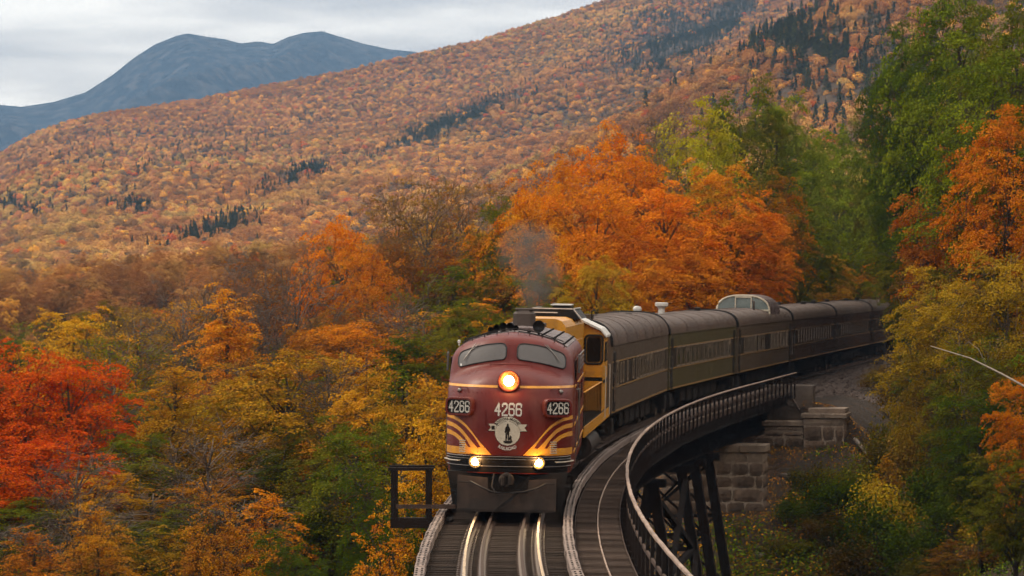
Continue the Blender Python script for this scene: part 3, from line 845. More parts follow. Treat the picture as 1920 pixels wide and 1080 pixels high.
BUSH = [
 ('bush', 1660, 905, 166, 2.2, 'yellow', 'gold', 'yellow leaved shrub in the middle of the green brush'),
 ('bush', 1560, 905, 168, 3.4, 'green', 'dgreen', 'low green shrub right of the stone pier'),
 ('bush', 1760, 880, 164, 3.6, 'green', 'dgreen', 'green shrub right of the yellow leaved one'),
 ('bush', 1720, 990, 158, 3.6, 'green', 'dgreen', 'green shrub near the bottom below the yellow leaved one'),
 ('bush', 1850, 960, 152, 3.0, 'olive', 'gold', 'olive gold shrub at the lower right'),
 ('bush', 1840, 850, 160, 2.4, 'deep', 'green', 'orange tinged shrub right of the green brush'),
 ('bush', 1500, 930, 167, 2.6, 'dgreen', 'green', 'dark shrub just right of the pier foot'),
 ('bush', 1610, 1000, 161, 3.0, 'dgreen', 'brown', 'dark brownish shrub at the bottom edge'),
 ('bush', 1690, 775, 176, 2.6, 'olive', 'dgreen', 'olive shrub below the bleached dead log'),
 ('bush', 1745, 735, 178, 3.0, 'dgreen', 'olive', 'dark shrub on the bank right of the dead log'),
 ('bush', 1720, 800, 172, 2.6, 'tan', 'olive', 'dry yellowish shrub right of the loose rocks'),
 ('bush', 1790, 790, 170, 3.2, 'green', 'dgreen', 'rounded green shrub under the birch branches'),
 ('bush', 1650, 690, 205, 2.2, 'brown', 'olive', 'brown shrub at the edge of the gravel by the tail of the train'),
 ('bush', 1700, 680, 196, 2.4, 'olive', 'brown', 'olive brown weeds around the grey boulder'),
 ('bush', 1520, 870, 172, 2.2, 'dgreen', 'olive', 'low shrub in front of the abutment ledge'),
 ('bush', 1590, 860, 171, 2.6, 'olive', 'green', 'olive green shrub below the stone wing block'),
 ('bush', 1480, 1010, 164, 2.4, 'green', 'brown', 'shrub at the bottom between the tower and the brush'),
 ('bush', 1640, 940, 163, 2.8, 'green', 'dgreen', 'green shrub just below the yellow leaved one'),
 ('bush', 1800, 920, 158, 3.2, 'dgreen', 'green', 'dark green shrub left of the olive gold one'),
 ('bush', 1780, 700, 184, 3.0, 'olive', 'gold', 'olive gold shrub right of the grey boulder'),
 ('bush', 1740, 1040, 154, 2.8, 'olive', 'dgreen', 'olive shrub at the very bottom right of the brush'),
 ('bush', 1880, 1030, 148, 3.0, 'dgreen', 'rust', 'dark shrub in the bottom right corner'),
 ('bush', 1550, 960, 165, 2.4, 'brown', 'dgreen', 'brown shrub between the green ones right of the pier'),
 ('fine', 1780, 1010, 150, 3.2, 'rust', 'olive', 'rusty sapling at the bottom right'),
 ('fine', 1665, 850, 169, 1.8, 'amber', 'olive', 'thin amber sapling above the yellow shrub'),
 ('fine', 1640, 790, 176, 1.8, 'olive', 'tan', 'thin sapling by the loose rocks'),
]
spec(BUSH, k=.92)
# -- right of the line, above and below the embankment
RIGHT = [
 ('maple', 1800, -60, 212, 9.6, 'green', 'lime', 'huge green tree filling the upper right corner'),
 ('maple', 1905, -40, 196, 8.8, 'green', 'olive', 'second huge green tree cut by the right edge'),
 ('maple', 1745, 170, 226, 7.6, 'green', 'dgreen', 'dark green tree under the left side of the huge one'),
 ('maple', 1890, 170, 176, 7.4, 'orange', 'deep', 'tall orange tree at the right edge below the green crown'),
 ('maple', 1800, 260, 186, 7.6, 'deep', 'rust', 'deep orange tree left of the tall orange one'),
 ('maple', 1720, 400, 214, 6.4, 'green', 'olive', 'green tree overhanging the tail of the train'),
 ('maple', 1780, 390, 192, 6.2, 'dgreen', 'rust', 'shaded dark green and rust tree over the golden birch'),
 ('maple', 1725, -10, 240, 8.2, 'green', 'dgreen', 'tall dark green tree left of the huge corner tree'),
 ('maple', 1680, 200, 262, 7.0, 'green', 'olive', 'green tree right of the dip in the tree line'),
 ('maple', 1750, 30, 224, 8.6, 'green', 'dgreen', 'dense green tree just under the tall dark one'),
 ('maple', 1850, 110, 204, 8.6, 'green', 'dgreen', 'dense green crown under the huge corner tree'),
 ('maple', 1860, 60, 182, 8.6, 'green', 'lime', 'deep green tree behind the tall orange one'),
 ('maple', 1830, 480, 176, 6.4, 'dgreen', 'olive', 'shaded green tree behind the golden birches'),
 ('maple', 1760, 600, 178, 5.0, 'dgreen', 'green', 'dark green tree filling the gap under the golden birch'),
 ('maple', 1700, 250, 250, 7.6, 'green', 'lime', 'tall green tree between the dip in the tree line and the huge corner tree'),
 ('birch', 1745, 500, 166, 4.6, 'gold', 'olive', 'golden birch beside the tail of the train'),
 ('birch', 1880, 400, 158, 5.6, 'gold', 'olive', 'taller golden birch at the right edge'),
 ('birch', 1820, 560, 154, 4.4, 'olive', 'green', 'olive green birch between the two golden ones'),
 ('maple', 1925, 690, 142, 3.6, 'orange', 'deep', 'narrow orange maple low at the right edge'),
 ('maple', 1840, 715, 148, 4.6, 'dgreen', 'green', 'dark green tree below the fallen birch trunk'),
 ('maple', 1905, 830, 134, 4.4, 'olive', 'green', 'olive tree in the lower right corner'),
]
spec(RIGHT, k=.84)  # lower factor puts the shade of the right side into the leaf tints


# ------------------------------------------------------------------ forests on the far slopes: instanced crowns
def hill_crown(seed, kind):
    rng = np.random.default_rng(seed)
    if kind == 'leafy':
        n = 460
        d = rng.normal(size=(n, 3)); d[:, 2] = np.abs(d[:, 2]) * 1.1 - 0.25; d /= np.linalg.norm(d, axis=1)[:, None]
        lob = rng.normal(size=(6, 3)); lob[:, 2] = abs(lob[:, 2]); lob /= np.linalg.norm(lob, axis=1)[:, None]
        r = 0.78 + 0.26 * np.clip((d @ lob.T).max(1), 0, 1) ** 4 + rng.uniform(-.30, .16, n)
        P = d * r[:, None] * [4.3, 4.3, 4.0] + [0, 0, 6.0]
        V = leaf_quads(P, d * 1.6 + [0, 0, .6], rng.uniform(.55, 1.15, n), rng, aspect=.8)
        cl = np.clip(0.5 - d[:, 2] * 0.5 + rng.uniform(-.2, .2, n), 0, 1)  # undersides lean to the darker tint: shade put into the colour
    else:
        P, D = [], []
        for i in range(230):
            k = rng.uniform(0, 1) ** 1.25; z = 1.0 + 14 * k; r = (3.0 * (1 - k) ** .9 + .2) * rng.uniform(.55, 1.1)
            a = rng.uniform(0, 2 * pi)
            P.append((cos(a) * r, sin(a) * r, z - r * .25)); D.append((cos(a) * .6, sin(a) * .6, .9))
        P = np.array(P); D = np.array(D); n = len(P)
        V = leaf_quads(P, D * 2, rng.uniform(.9, 1.5, n), rng, aspect=.7)
        cl = rng.uniform(0, 1, n)
    return quads_mesh('distant_crown', V, M['hillleaf'], clump=cl)

inst_col = bpy.data.collections.new('distant_crowns')
for i_, (sd, kd) in enumerate(((1, 'leafy'), (2, 'leafy'), (3, 'leafy'), (4, 'leafy'), (5, 'spiky'), (6, 'spiky'))):
    o_ = bpy.data.objects.new('crown_%s' % chr(97 + i_), hill_crown(sd, kd))
    inst_col.objects.link(o_)

def scatter(name, P, scale, idx, ta, tb, label, col=None, tilt=False):
    n = len(P)
    me = bpy.data.meshes.new(name)
    me.vertices.add(n); me.vertices.foreach_set('co', np.asarray(P, np.float32).ravel())
    for nm, arr in (('size', scale),):
        a = me.attributes.new(nm, 'FLOAT_VECTOR', 'POINT'); a.data.foreach_set('vector', np.asarray(arr, np.float32).ravel())
    a = me.attributes.new('pick', 'INT', 'POINT'); a.data.foreach_set('value', np.asarray(idx, np.int32))
    for nm, arr in (('tint_a', ta), ('tint_b', tb)):
        a = me.attributes.new(nm, 'FLOAT_COLOR', 'POINT')
        a.data.foreach_set('color', np.concatenate([arr, np.ones((n, 1))], 1).astype(np.float32).ravel())
    o = link_mesh(name, me)
    ng = bpy.data.node_groups.new(name, 'GeometryNodeTree')
    ng.interface.new_socket('Geometry', in_out='INPUT', socket_type='NodeSocketGeometry')
    ng.interface.new_socket('Geometry', in_out='OUTPUT', socket_type='NodeSocketGeometry')
    N = ng.nodes; L = ng.links.new
    gi = N.new('NodeGroupInput'); go = N.new('NodeGroupOutput')
    m2p = N.new('GeometryNodeMeshToPoints')
    ci = N.new('GeometryNodeCollectionInfo'); ci.inputs['Collection'].default_value = col or inst_col
    ci.inputs['Separate Children'].default_value = True; ci.inputs['Reset Children'].default_value = True
    ip = N.new('GeometryNodeInstanceOnPoints'); ip.inputs['Pick Instance'].default_value = True
    na = N.new('GeometryNodeInputNamedAttribute'); na.data_type = 'FLOAT_VECTOR'; na.inputs['Name'].default_value = 'size'
    nb = N.new('GeometryNodeInputNamedAttribute'); nb.data_type = 'INT'; nb.inputs['Name'].default_value = 'pick'
    rv = N.new('FunctionNodeRandomValue'); rv.data_type = 'FLOAT_VECTOR'
    rv.inputs[0].default_value = (0, 0, 0); rv.inputs[1].default_value = (0, 0, 6.28)
    L(gi.outputs[0], m2p.inputs['Mesh']); L(m2p.outputs[0], ip.inputs['Points'])
    L(ci.outputs[0], ip.inputs['Instance'])
    L(na.outputs['Attribute'], ip.inputs['Scale']); L(nb.outputs['Attribute'], ip.inputs['Instance Index'])
    L(rv.outputs[0], ip.inputs['Rotation']); L(ip.outputs[0], go.inputs[0])
    md = o.modifiers.new('scatter', 'NODES'); md.node_group = ng
    tag(o, label, kind='stuff')
    return o

HILLPAL = np.array([lin(c) for c in ((206, 138, 56), (194, 122, 48), (176, 112, 50), (214, 154, 62), (150, 104, 52), (196, 126, 66), (208, 164, 66), (168, 136, 66), (206, 118, 46))])
PXMIN, PXMAX = -1000, 2900
def forest(name, f, u0, u1, spacing, seed, conif_fn, yellow_fn, label, t0=0.0, t1=1.06, size=1.0, light=1.0, near=False):
    """crowns roughly every `spacing` metres over a slope, denser where seen flat on"""
    rng = np.random.default_rng(seed)
    # sample uniformly over ground area: du*d*dd
    dmax = f(np.array([0.05]), np.array([t1]))[1][0]
    U, T = [], []
    n_try = int((u1 - u0) * dmax * dmax / (spacing ** 2))
    u = rng.uniform(u0, u1, n_try); t = rng.uniform(t0, t1, n_try)
    x, y, z = f(u, t)
    keep = rng.uniform(0, 1, n_try) < (y / dmax)
    u, t, x, y, z = u[keep], t[keep], x[keep], y[keep], z[keep]
    # drop those that the camera side cannot see anywhere near (far outside the view)
    px = u * FPX + 960; py = 523 - (z - CAM_Z) / y * FPX
    ok = (px > PXMIN) & (px < PXMAX) & (py > -140) & (py < 760)
    u, t, x, y, z, px, py = (q[ok] for q in (u, t, x, y, z, px, py))
    n = len(u)
    con = conif_fn(x, y, z, px, py, rng)
    nz = fbm(x, y, 1 / 160.0, seed + 2, 4); nz2 = fbm(x, y, 1 / 60.0, seed + 7, 3)
    base = HILLPAL[np.clip((rng.normal(size=n) * 1.2 + 3.2 + nz * 5.5).astype(int), 0, len(HILLPAL) - 1)]
    yl = yellow_fn(x, y, z, px, py)
    yc = np.array(lin((206, 170, 66)))
    kk = np.clip(yl + nz2 * .25, 0, 1)[:, None] * rng.uniform(.3, 1, (n, 1))
    base = base * (1 - kk) + yc * kk
    base = base * (0.88 + 0.24 * rng.uniform(0, 1, (n, 1))) * (1 + nz2[:, None] * .30 + nz[:, None] * .25) * light
    gr_ = np.clip(fbm(x, y, 1 / 230.0, seed + 21, 4) * 2.2 - .35, 0, 1)[:, None] * rng.uniform(0, .8, (n, 1))
    base = base * (1 - gr_) + np.array(lin((134, 118, 58))) * gr_
    lum_ = base.mean(1)[:, None]; base = base * .80 + lum_ * np.array([1.12, 1.0, .84]) * .20
    bright = rng.uniform(0, 1, n) < 0.04
    grey_ = rng.uniform(0, 1, n) < 0.06
    base[grey_] = np.array(lin((140, 118, 98)))
    base[bright] = np.array(lin((238, 178, 74))) * light
    redd = rng.uniform(0, 1, n) < 0.02
    base[redd] = np.array(lin((204, 104, 56))) * light
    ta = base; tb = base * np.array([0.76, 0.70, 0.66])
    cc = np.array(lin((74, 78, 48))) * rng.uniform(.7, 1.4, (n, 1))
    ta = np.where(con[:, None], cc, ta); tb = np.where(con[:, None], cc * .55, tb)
    idx = np.where(con, 4 + rng.integers(0, 2, n), rng.integers(0, 4, n))
    sc = rng.uniform(0.55, 1.25, n) * size * np.where(con, 1.15 if f is hill2 else .85, 1.0)
    sc3 = np.stack([sc * rng.uniform(.85, 1.15, n), sc * rng.uniform(.85, 1.15, n), sc * rng.uniform(.8, 1.2, n)], 1)
    if near:
        idx = np.where(con & (rng.uniform(0, 1, n) < .12), 5, rng.integers(0, 5, n)); sc3 = sc3 * .72
        return scatter(name, np.stack([x, y, z - 1.5], 1), sc3, idx, ta, tb, label, col=wood_col)
    P = np.stack([x, y, z - 2.5], 1)
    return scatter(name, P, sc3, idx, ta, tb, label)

def blob(px, py, cx, cy, rx, ry, ang=0.0):
    c, s = cos(ang), sin(ang)
    dx, dy = px - cx, py - cy
    a = (dx * c + dy * s) / rx; b = (-dx * s + dy * c) / ry
    return np.exp(-(a * a + b * b))
def con1(x, y, z, px, py, rng):
    p = 0.005 + 0.0 * px
    w = fbm(px, py, 1 / 22.0, 3, 3)
    for (cx, cy, rx, ry, an, k) in ((400, 437, 75, 15, -.30, 1.0), (560, 335, 60, 14, -.38, 1.0), (860, 228, 125, 15, -.38, 1.0), (1250, 70, 90, 45, -.5, .7), (1330, 60, 110, 30, -.5, .9), (40, 388, 45, 18, 0, .9),
                                 (250, 395, 40, 12, 0, .4), (60, 545, 60, 10, 0, .8), (150, 290, 120, 30, -.3, .10), (320, 300, 120, 40, -.3, .10), (520, 250, 90, 14, -.3, .15), (1150, 60, 60, 30, -.4, .25), (40, 590, 70, 16, 0, .8)):
        p = p + k * blob(px, py, cx, cy, rx, ry, an)
    p = p * np.clip(1.3 + w * 2.0, 0, 2.6)
    return rng.uniform(0, 1, len(px)) < p
def yel1(x, y, z, px, py):
    return 0.9 * blob(px, py, 120, 440, 90, 30, -.3) + .6 * blob(px, py, 560, 372, 160, 14, -.3) + .35 * blob(px, py, 200, 205, 90, 12, -.2) + .5 * blob(px, py, 1080, 70, 150, 40, -.5) + .3 * blob(px, py, 250, 500, 200, 30, 0) + .4 * blob(px, py, 860, 262, 60, 16)
wood_col = bpy.data.collections.new('wood_crowns')
for i_, nm_ in enumerate(('maple', 'slim', 'maple', 'thin', 'maple', 'conifer')):
    me_ = PROTO[nm_][i_ % len(PROTO[nm_])]['crown'].copy(); me_.materials.clear(); me_.materials.append(M['hillleaf'])
    wood_col.objects.link(bpy.data.objects.new('wood_%s' % chr(97 + i_), me_))
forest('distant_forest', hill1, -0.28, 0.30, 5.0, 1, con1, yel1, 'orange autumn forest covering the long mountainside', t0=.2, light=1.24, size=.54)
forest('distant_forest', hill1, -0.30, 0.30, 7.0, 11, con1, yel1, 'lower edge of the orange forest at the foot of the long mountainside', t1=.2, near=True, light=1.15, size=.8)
def con2(x, y, z, px, py, rng):
    w = fbm(px, py, 1 / 30.0, 6, 3)
    p = 0.02 + 0.62 * blob(px, py, 1590, 130, 130, 75, .5) + .5 * blob(px, py, 1450, 90, 60, 30) + .4 * blob(px, py, 1240, 300, 20, 20)
    p = p * smooth(1050, 1250, px)
    return rng.uniform(0, 1, len(px)) < p * np.clip(1 + w * 1.5, 0, 2)
def yel2(x, y, z, px, py):
    return 0.25 * blob(px, py, 1200, 60, 150, 50)
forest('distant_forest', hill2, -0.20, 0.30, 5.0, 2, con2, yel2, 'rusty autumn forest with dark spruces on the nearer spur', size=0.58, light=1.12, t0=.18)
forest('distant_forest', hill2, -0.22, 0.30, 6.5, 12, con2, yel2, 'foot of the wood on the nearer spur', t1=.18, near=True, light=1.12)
def all_con(x, y, z, px, py, rng): return np.ones(len(px), bool)
forest('distant_forest', mountain, -0.15, 0.0, 30.0, 3, all_con, lambda *a: 0 * a[0], 'dark conifers on the blue mountain', t0=0.3, t1=0.995, size=0.5)

# ------------------------------------------------------------------ woods too far or too many to tell apart: real crowns, instanced
def wood(name, xy, hs_, pal, label, seed=1):
    rng = np.random.default_rng(seed); n = len(xy)
    x, y = np.array(xy).T; z = ground(x, y) - .3
    hs_ = np.array(hs_) / 14.0
    base = np.array([tint(pal[k_]) for k_ in rng.integers(0, len(pal), n)])
    sc = np.stack([hs_ * 1.05, hs_ * 1.05, hs_], 1)
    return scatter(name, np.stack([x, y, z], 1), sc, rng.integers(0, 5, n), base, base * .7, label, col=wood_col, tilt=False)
rw = random.Random(9); xy = []; hh_ = []
for _k in range(760):
    d = rw.uniform(285, 720); px = rw.uniform(-1300, 2600)
    x = (px - 960) / FPX * d
    if d < 420 and abs(x - float(np.interp(d, _py, _px))) < 12: continue
    xy.append((x, d)); hh_.append(rw.uniform(9, 13))
wood('background_wood', xy, hh_, ['rust', 'amber', 'tan', 'olive', 'orange', 'green', 'brown'], 'autumn wood filling the valley between the near trees and the mountainside', 4)
xy = []; hh_ = []
for _k in range(260):
    d = rw.uniform(105, 290); px = rw.choice([rw.uniform(-1500, -150), rw.uniform(2080, 3000)])
    xy.append(((px - 960) / FPX * d, d)); hh_.append(rw.uniform(9, 15))
wood('background_wood', xy, hh_, ['rust', 'amber', 'tan', 'olive', 'orange', 'green', 'deep'], 'autumn wood continuing beyond both edges of the photo', 7)
xy = []; hh_ = []
for _k in range(150):
    a = rw.uniform(-2.9, -.25); r_ = rw.uniform(26, 62)
    x, y = cos(a) * r_, sin(a) * r_
    xy.append((x, max(y, -58))); hh_.append(rw.uniform(14, 20))
wood('background_wood', xy, hh_, ['rust', 'amber', 'olive', 'green', 'deep'], 'unseen autumn wood added behind the viewpoint to darken the nose', 5)  # unseen trees, added to darken what the maroon nose reflects

# ground cover on the banks
def cover(name, n, area, pal, label, size=(.10, .22), seed=1, hmax=.55, patch=.35, litter=False):
    rng = np.random.default_rng(seed)
    (x0, x1, y0, y1) = area
    m = int(n * 1.6); x = rng.uniform(x0, x1, m); y = rng.uniform(y0, y1, m)
    xc = np.interp(y, _py, _px); th = np.interp(y, _py, _th); o = (x - xc) * np.cos(th); a = np.interp(y, _py, _s) + o * np.sin(th)
    den = fbm(x, y, .35, seed, 3) * .9 + .55
    ok = ((o > 8.6) | (o < -6) | (a < 98)) & ~((abs(o) < 3.6) & (a > 84)) & (rng.uniform(0, 1, m) < den + np.where(abs(o) > 9, .35, np.where(a > 86, -.45, .1)))
    if litter: ok = (rng.uniform(0, 1, m) < den + .2) & ((o > 3) | (a < 100))
    x, y, o = x[ok][:n], y[ok][:n], o[ok][:n]; k = len(x)
    hl = np.clip(fbm(x, y, .55, seed + 4, 3) * .6 + .45, .05, 1) * hmax
    z = ground(x, y) + rng.uniform(0, 1, k) ** .8 * hl
    pt = fbm(x, y, patch, seed + 9, 3) * 1.5 + rng.normal(size=k) * .35
    P_ = np.array([tint(c) for c in pal]); ci = np.clip(((pt + 1.4) / 2.8 * len(pal)).astype(int), 0, len(pal) - 1)
    base = P_[ci] * rng.uniform(.8, 1.8, (k, 1))
    V = leaf_quads(np.stack([x, y, z], 1), np.tile([0, -.25, 1.0], (k, 1)), rng.uniform(size[0], size[1], k), rng)
    return tag(link_mesh(name, quads_mesh(name, V, M['coverleaf'], tint=base)), label, kind='stuff')
cover('undergrowth', 230000, (8, 46, 148, 232), ['brown', 'green', 'dgreen', 'green', 'olive', 'green', 'dgreen', 'amber', 'brown'], 'dark green and brown undergrowth on the ravine bank', seed=2, hmax=1.1)
cover('leaf_litter', 45000, (6, 26, 148, 186), ['brown', 'rust', 'amber', 'brown', 'tan'], 'fallen leaves on the bare ledge by the pier and abutment', size=(.05, .12), seed=12, hmax=.05, litter=True)
cover('undergrowth', 50000, (14, 44, 112, 150), ['dgreen', 'green', 'olive', 'brown'], 'undergrowth at the lower right', size=(.09, .18), seed=15, hmax=.9)
cover('undergrowth', 60000, (-34, 8, 95, 215), ['rust', 'green', 'olive', 'dgreen', 'amber'], 'undergrowth below the trees left of the trestle', size=(.14, .3), seed=6, hmax=.9)

# ------------------------------------------------------------------ trestle deck, rails, railing, girders and towers
bridge = empty('trestle_bridge', (0, 0, 0))
tag(bridge, 'curved black steel railway trestle with timber deck and a grated side walkway', 'bridge')
DECK = -0.19                                       # top of the ties below the rail head
def sweep(name, s0, s1, ds, section, mats, parent, mi=None, wob=0.0, smooth_=False, seed=0):
    """sweep a closed (o, z) section along the line"""
    mb = MB(); n = len(section); k = max(2, int(round((s1 - s0) / ds)) + 1); rg = random.Random(seed)
    for i in range(k):
        s_ = s0 + (s1 - s0) * i / (k - 1); wo = rg.uniform(-wob, wob); wz = rg.uniform(-wob, wob) * .5
        mb.v += [tuple(on_track(s_, o + wo, z + wz)) for o, z in section]
    for i in range(k - 1):
        for j in range(n):
            l = (j + 1) % n
            mb.f.append((i * n + j, i * n + l, (i + 1) * n + l, (i + 1) * n + j)); mb.m.append(mi[j] if mi else 0)
    mb.f.append(tuple(range(n - 1, -1, -1))); mb.m.append(0)
    mb.f.append(tuple((k - 1) * n + j for j in range(n))); mb.m.append(0)
    return mb.build(name, mats, parent, smooth=smooth_)
def rail_section(o, h=0.0):
    return [(o - .07, DECK + .01), (o + .07, DECK + .01), (o + .065, DECK + .03), (o + .012, DECK + .05), (o + .012, h - .05), (o + .030, h - .035), (o + .030, h - .004), (o + .022, h),
            (o - .022, h), (o - .030, h - .004), (o - .030, h - .035), (o - .012, h - .05), (o - .012, DECK + .05), (o - .065, DECK + .03)]
rmi = [0] * 14; rmi[6] = rmi[7] = rmi[8] = 1
for o in (-0.7525, 0.7525):
    tag(sweep('running_rail', -45, 330, 1.0, rail_section(o), [M['railside'], M['railhead']], bridge, rmi), 'polished running rail shining gold')
for o in (-0.40, 0.40):
    tag(sweep('guard_rail', -45, 101, 1.0, rail_section(o, -0.03), [M['railside'], M['guardhead']], bridge, rmi), 'dull inner guard rail')
# ties, one by one; where the guard timbers run they are notched over the ends
tie_me = [MB().box((0, 0, -.11), (3.12, .22, .22), bev=.02).mesh('tie', M['tie']) for _ in range(1)][0]
rt = random.Random(3)
s_ = -28.0; n_tie = 0
while n_tie < 292:
    x, y, t = track(s_)
    p = on_track(s_, rt.uniform(-.03, .03) - .08, DECK + rt.uniform(-.008, .008))
    o_ = link_mesh('tie', tie_me, bridge, p, (0, CANT, -t + rt.uniform(-.006, .006)), (1, rt.uniform(.93, 1.05), 1))
    s_ += 0.455; n_tie += 1
# tie plates and spikes along the rails near the camera
mb = MB()
for i in range(190):
    s_ = -28 + i * 0.455
    if s_ > 2: break
    for o in (-.7525, .7525, -.40, .40):
        x, y, t = track(s_)
        Mx = Matrix.Translation(on_track(s_, o, DECK + .009)) @ Matrix.Rotation(-t, 4, 'Z')
        mb.box((0, 0, 0), (.30 if abs(o) > .5 else .2, .17, .016), Mx)
        for dx in (-.1, .1):
            mb.box((dx, 0, .02), (.03, .03, .03), Mx)
tag(mb.build('tie_plate', M['railside'], bridge), kind='stuff')
# guard timbers in lengths of about 4.9 m with bolt heads
for o, wd in ((-1.60, .20), (1.42, .22)):
    s_ = -30.0; q = 0
    while s_ < 100:
        e_ = min(s_ + 4.85, 101)
        h0 = DECK + .006 + rt.uniform(0, .012)
        seg = sweep('guard_timber', s_ + .015, e_ - .015, .8, [(o - wd / 2, h0), (o + wd / 2, h0), (o + wd / 2, h0 + .19), (o + wd / 2 - .015, h0 + .205), (o - wd / 2 + .015, h0 + .205), (o - wd / 2, h0 + .19)], M['timber'], bridge, wob=.012, seed=q)
        if s_ < 60:
            bm_ = MB(); b_ = s_ + .25
            while b_ < e_ - .1:
                for dx in (-.05, .05):
                    c_ = on_track(b_ + (0.09 if dx > 0 else 0), o + dx, h0 + .205)
                    bm_.box(tuple(c_), (.042, .06, .03))
                b_ += .455
            tag(bm_.build('bolt_head', M['black'], seg), kind='stuff')
        s_ = e_; q += 1
        if e_ >= 101: break
# the walkway: two rows of grating panels, edge angles between and beside them
def panel_mesh(w, L=1.83):
    mb = MB(); n = 30
    for i in range(n):
        y = -L / 2 + (i + .5) * L / n
        lift = .012 * (0.5 + 0.5 * cos(2 * pi * (i + .5) / 6))
        if i % 5 in (2, 3): continue
        mb.box((0, y, -.018 + lift), (w, .034, .030))
    for x in (-w / 2 + .01, -w / 6, w / 6, w / 2 - .01):
        mb.box((x, 0, -.034), (.012, L - .02, .018))
    return mb.mesh('grating_panel', M['grating'])
pm = panel_mesh(.50)
WALKZ = DECK - .02
k = 0; s_ = -28.0
while s_ < 99.5:
    for o in (1.86, 2.39):
        x, y, t = track(s_ + .92)
        link_mesh('grating_panel', pm, bridge, on_track(s_ + .92, o, WALKZ + rt.uniform(-.006, .006)), (rt.uniform(-.004, .004), CANT, -t))
    s_ += 1.85
for o, w in ((1.585, .018), (2.125, .028), (2.66, .018)):
    tag(sweep('edge_angle', -30, 101, 1.0, [(o - w / 2, WALKZ - .06), (o + w / 2, WALKZ - .06), (o + w / 2, WALKZ + .035), (o - w / 2, WALKZ + .035)], M['toprail'] if w > .02 else M['guardhead'], bridge, wob=.004, seed=int(o * 10)), 'thin edge angle of the walkway')
# brackets carrying the walkway
br = MB().box((0, 0, 0), (1.5, .10, .12)).mesh('walkway_bracket', M['bridge'])
s_ = -27.0
while s_ < 100:
    x, y, t = track(s_)
    link_mesh('walkway_bracket', br, bridge, on_track(s_, 2.15, WALKZ - .125), (0, CANT, -t)); s_ += 1.85
# railing: top rail, middle rail, posts
RO = 2.82
rail_root = sweep('railing', -46, 101, .9, [(RO - .035, .80), (RO + .045, .80), (RO + .045, .835), (RO + .03, .85), (RO - .03, .85), (RO - .035, .835)], M['toprail'], bridge, wob=.007, seed=5)
tag(rail_root, 'long curved hand railing with a pale worn top rail')
sweep('middle_rail', -46, 101, .9, [(RO - .02, .27), (RO + .03, .27), (RO + .03, .345), (RO - .02, .345)], M['guardhead'], rail_root, wob=.008, seed=6)
pst = MB().box((0, 0, .46), (.075, .10, 1.30), bev=.008).mesh('railing_post', M['bridge'])
s_ = -44.0
while s_ < 101.2:
    x, y, t = track(s_)
    link_mesh('railing_post', pst, rail_root, on_track(s_, RO + .01, -.32), (0, CANT, -t)); s_ += 1.85
# plate girders between the supports
SUP = [-34, -24, -4, 6, 26, 36, 56, 67, 77, 88, 101.5]
GD = -0.42
for a, b in zip(SUP[:-1], SUP[1:]):
    long_ = (b - a) > 11.5
    dep = 1.75 if b < 101 else 1.75
    for o in (-1.15, 1.15, 2.30):
        if o == 2.30: dep_ = .45
        else: dep_ = dep
        p = on_track(a + .04, o, 0); q = on_track(b - .04, o, 0)
        mb = MB()
        zt = GD - .002
        mb.bar((p.x, p.y, p.z + zt - dep_ / 2), (q.x, q.y, q.z + zt - dep_ / 2), .03, dep_)
        mb.bar((p.x, p.y, p.z + zt - .02), (q.x, q.y, q.z + zt - .02), .34 if o < 2 else .16, .04)
        mb.bar((p.x, p.y, p.z + zt - dep_ + .02), (q.x, q.y, q.z + zt - dep_ + .02), .34 if o < 2 else .16, .04)
        g = mb.build('plate_girder', M['bridge'], bridge)
        if o == 1.15:
            L_ = (q - p).length; n_ = max(2, int(L_ / 1.25))
            d_ = (q - p) / n_; r_ = Vector((d_.y, -d_.x, 0)).normalized()
            for i in range(n_ + 1):
                c_ = p + d_ * i
                st = MB(); st.bar((c_.x + r_.x * .09, c_.y + r_.y * .09, c_.z + zt - .05), (c_.x + r_.x * .09, c_.y + r_.y * .09, c_.z + zt - dep + .05), .13, .03)
                st.bar((c_.x + r_.x * .16, c_.y + r_.y * .16, c_.z + zt - .9), (c_.x + r_.x * 1.2, c_.y + r_.y * 1.2, c_.z + zt - .12), .05, .07)
                st.build('stiffener', M['bridge'], g)
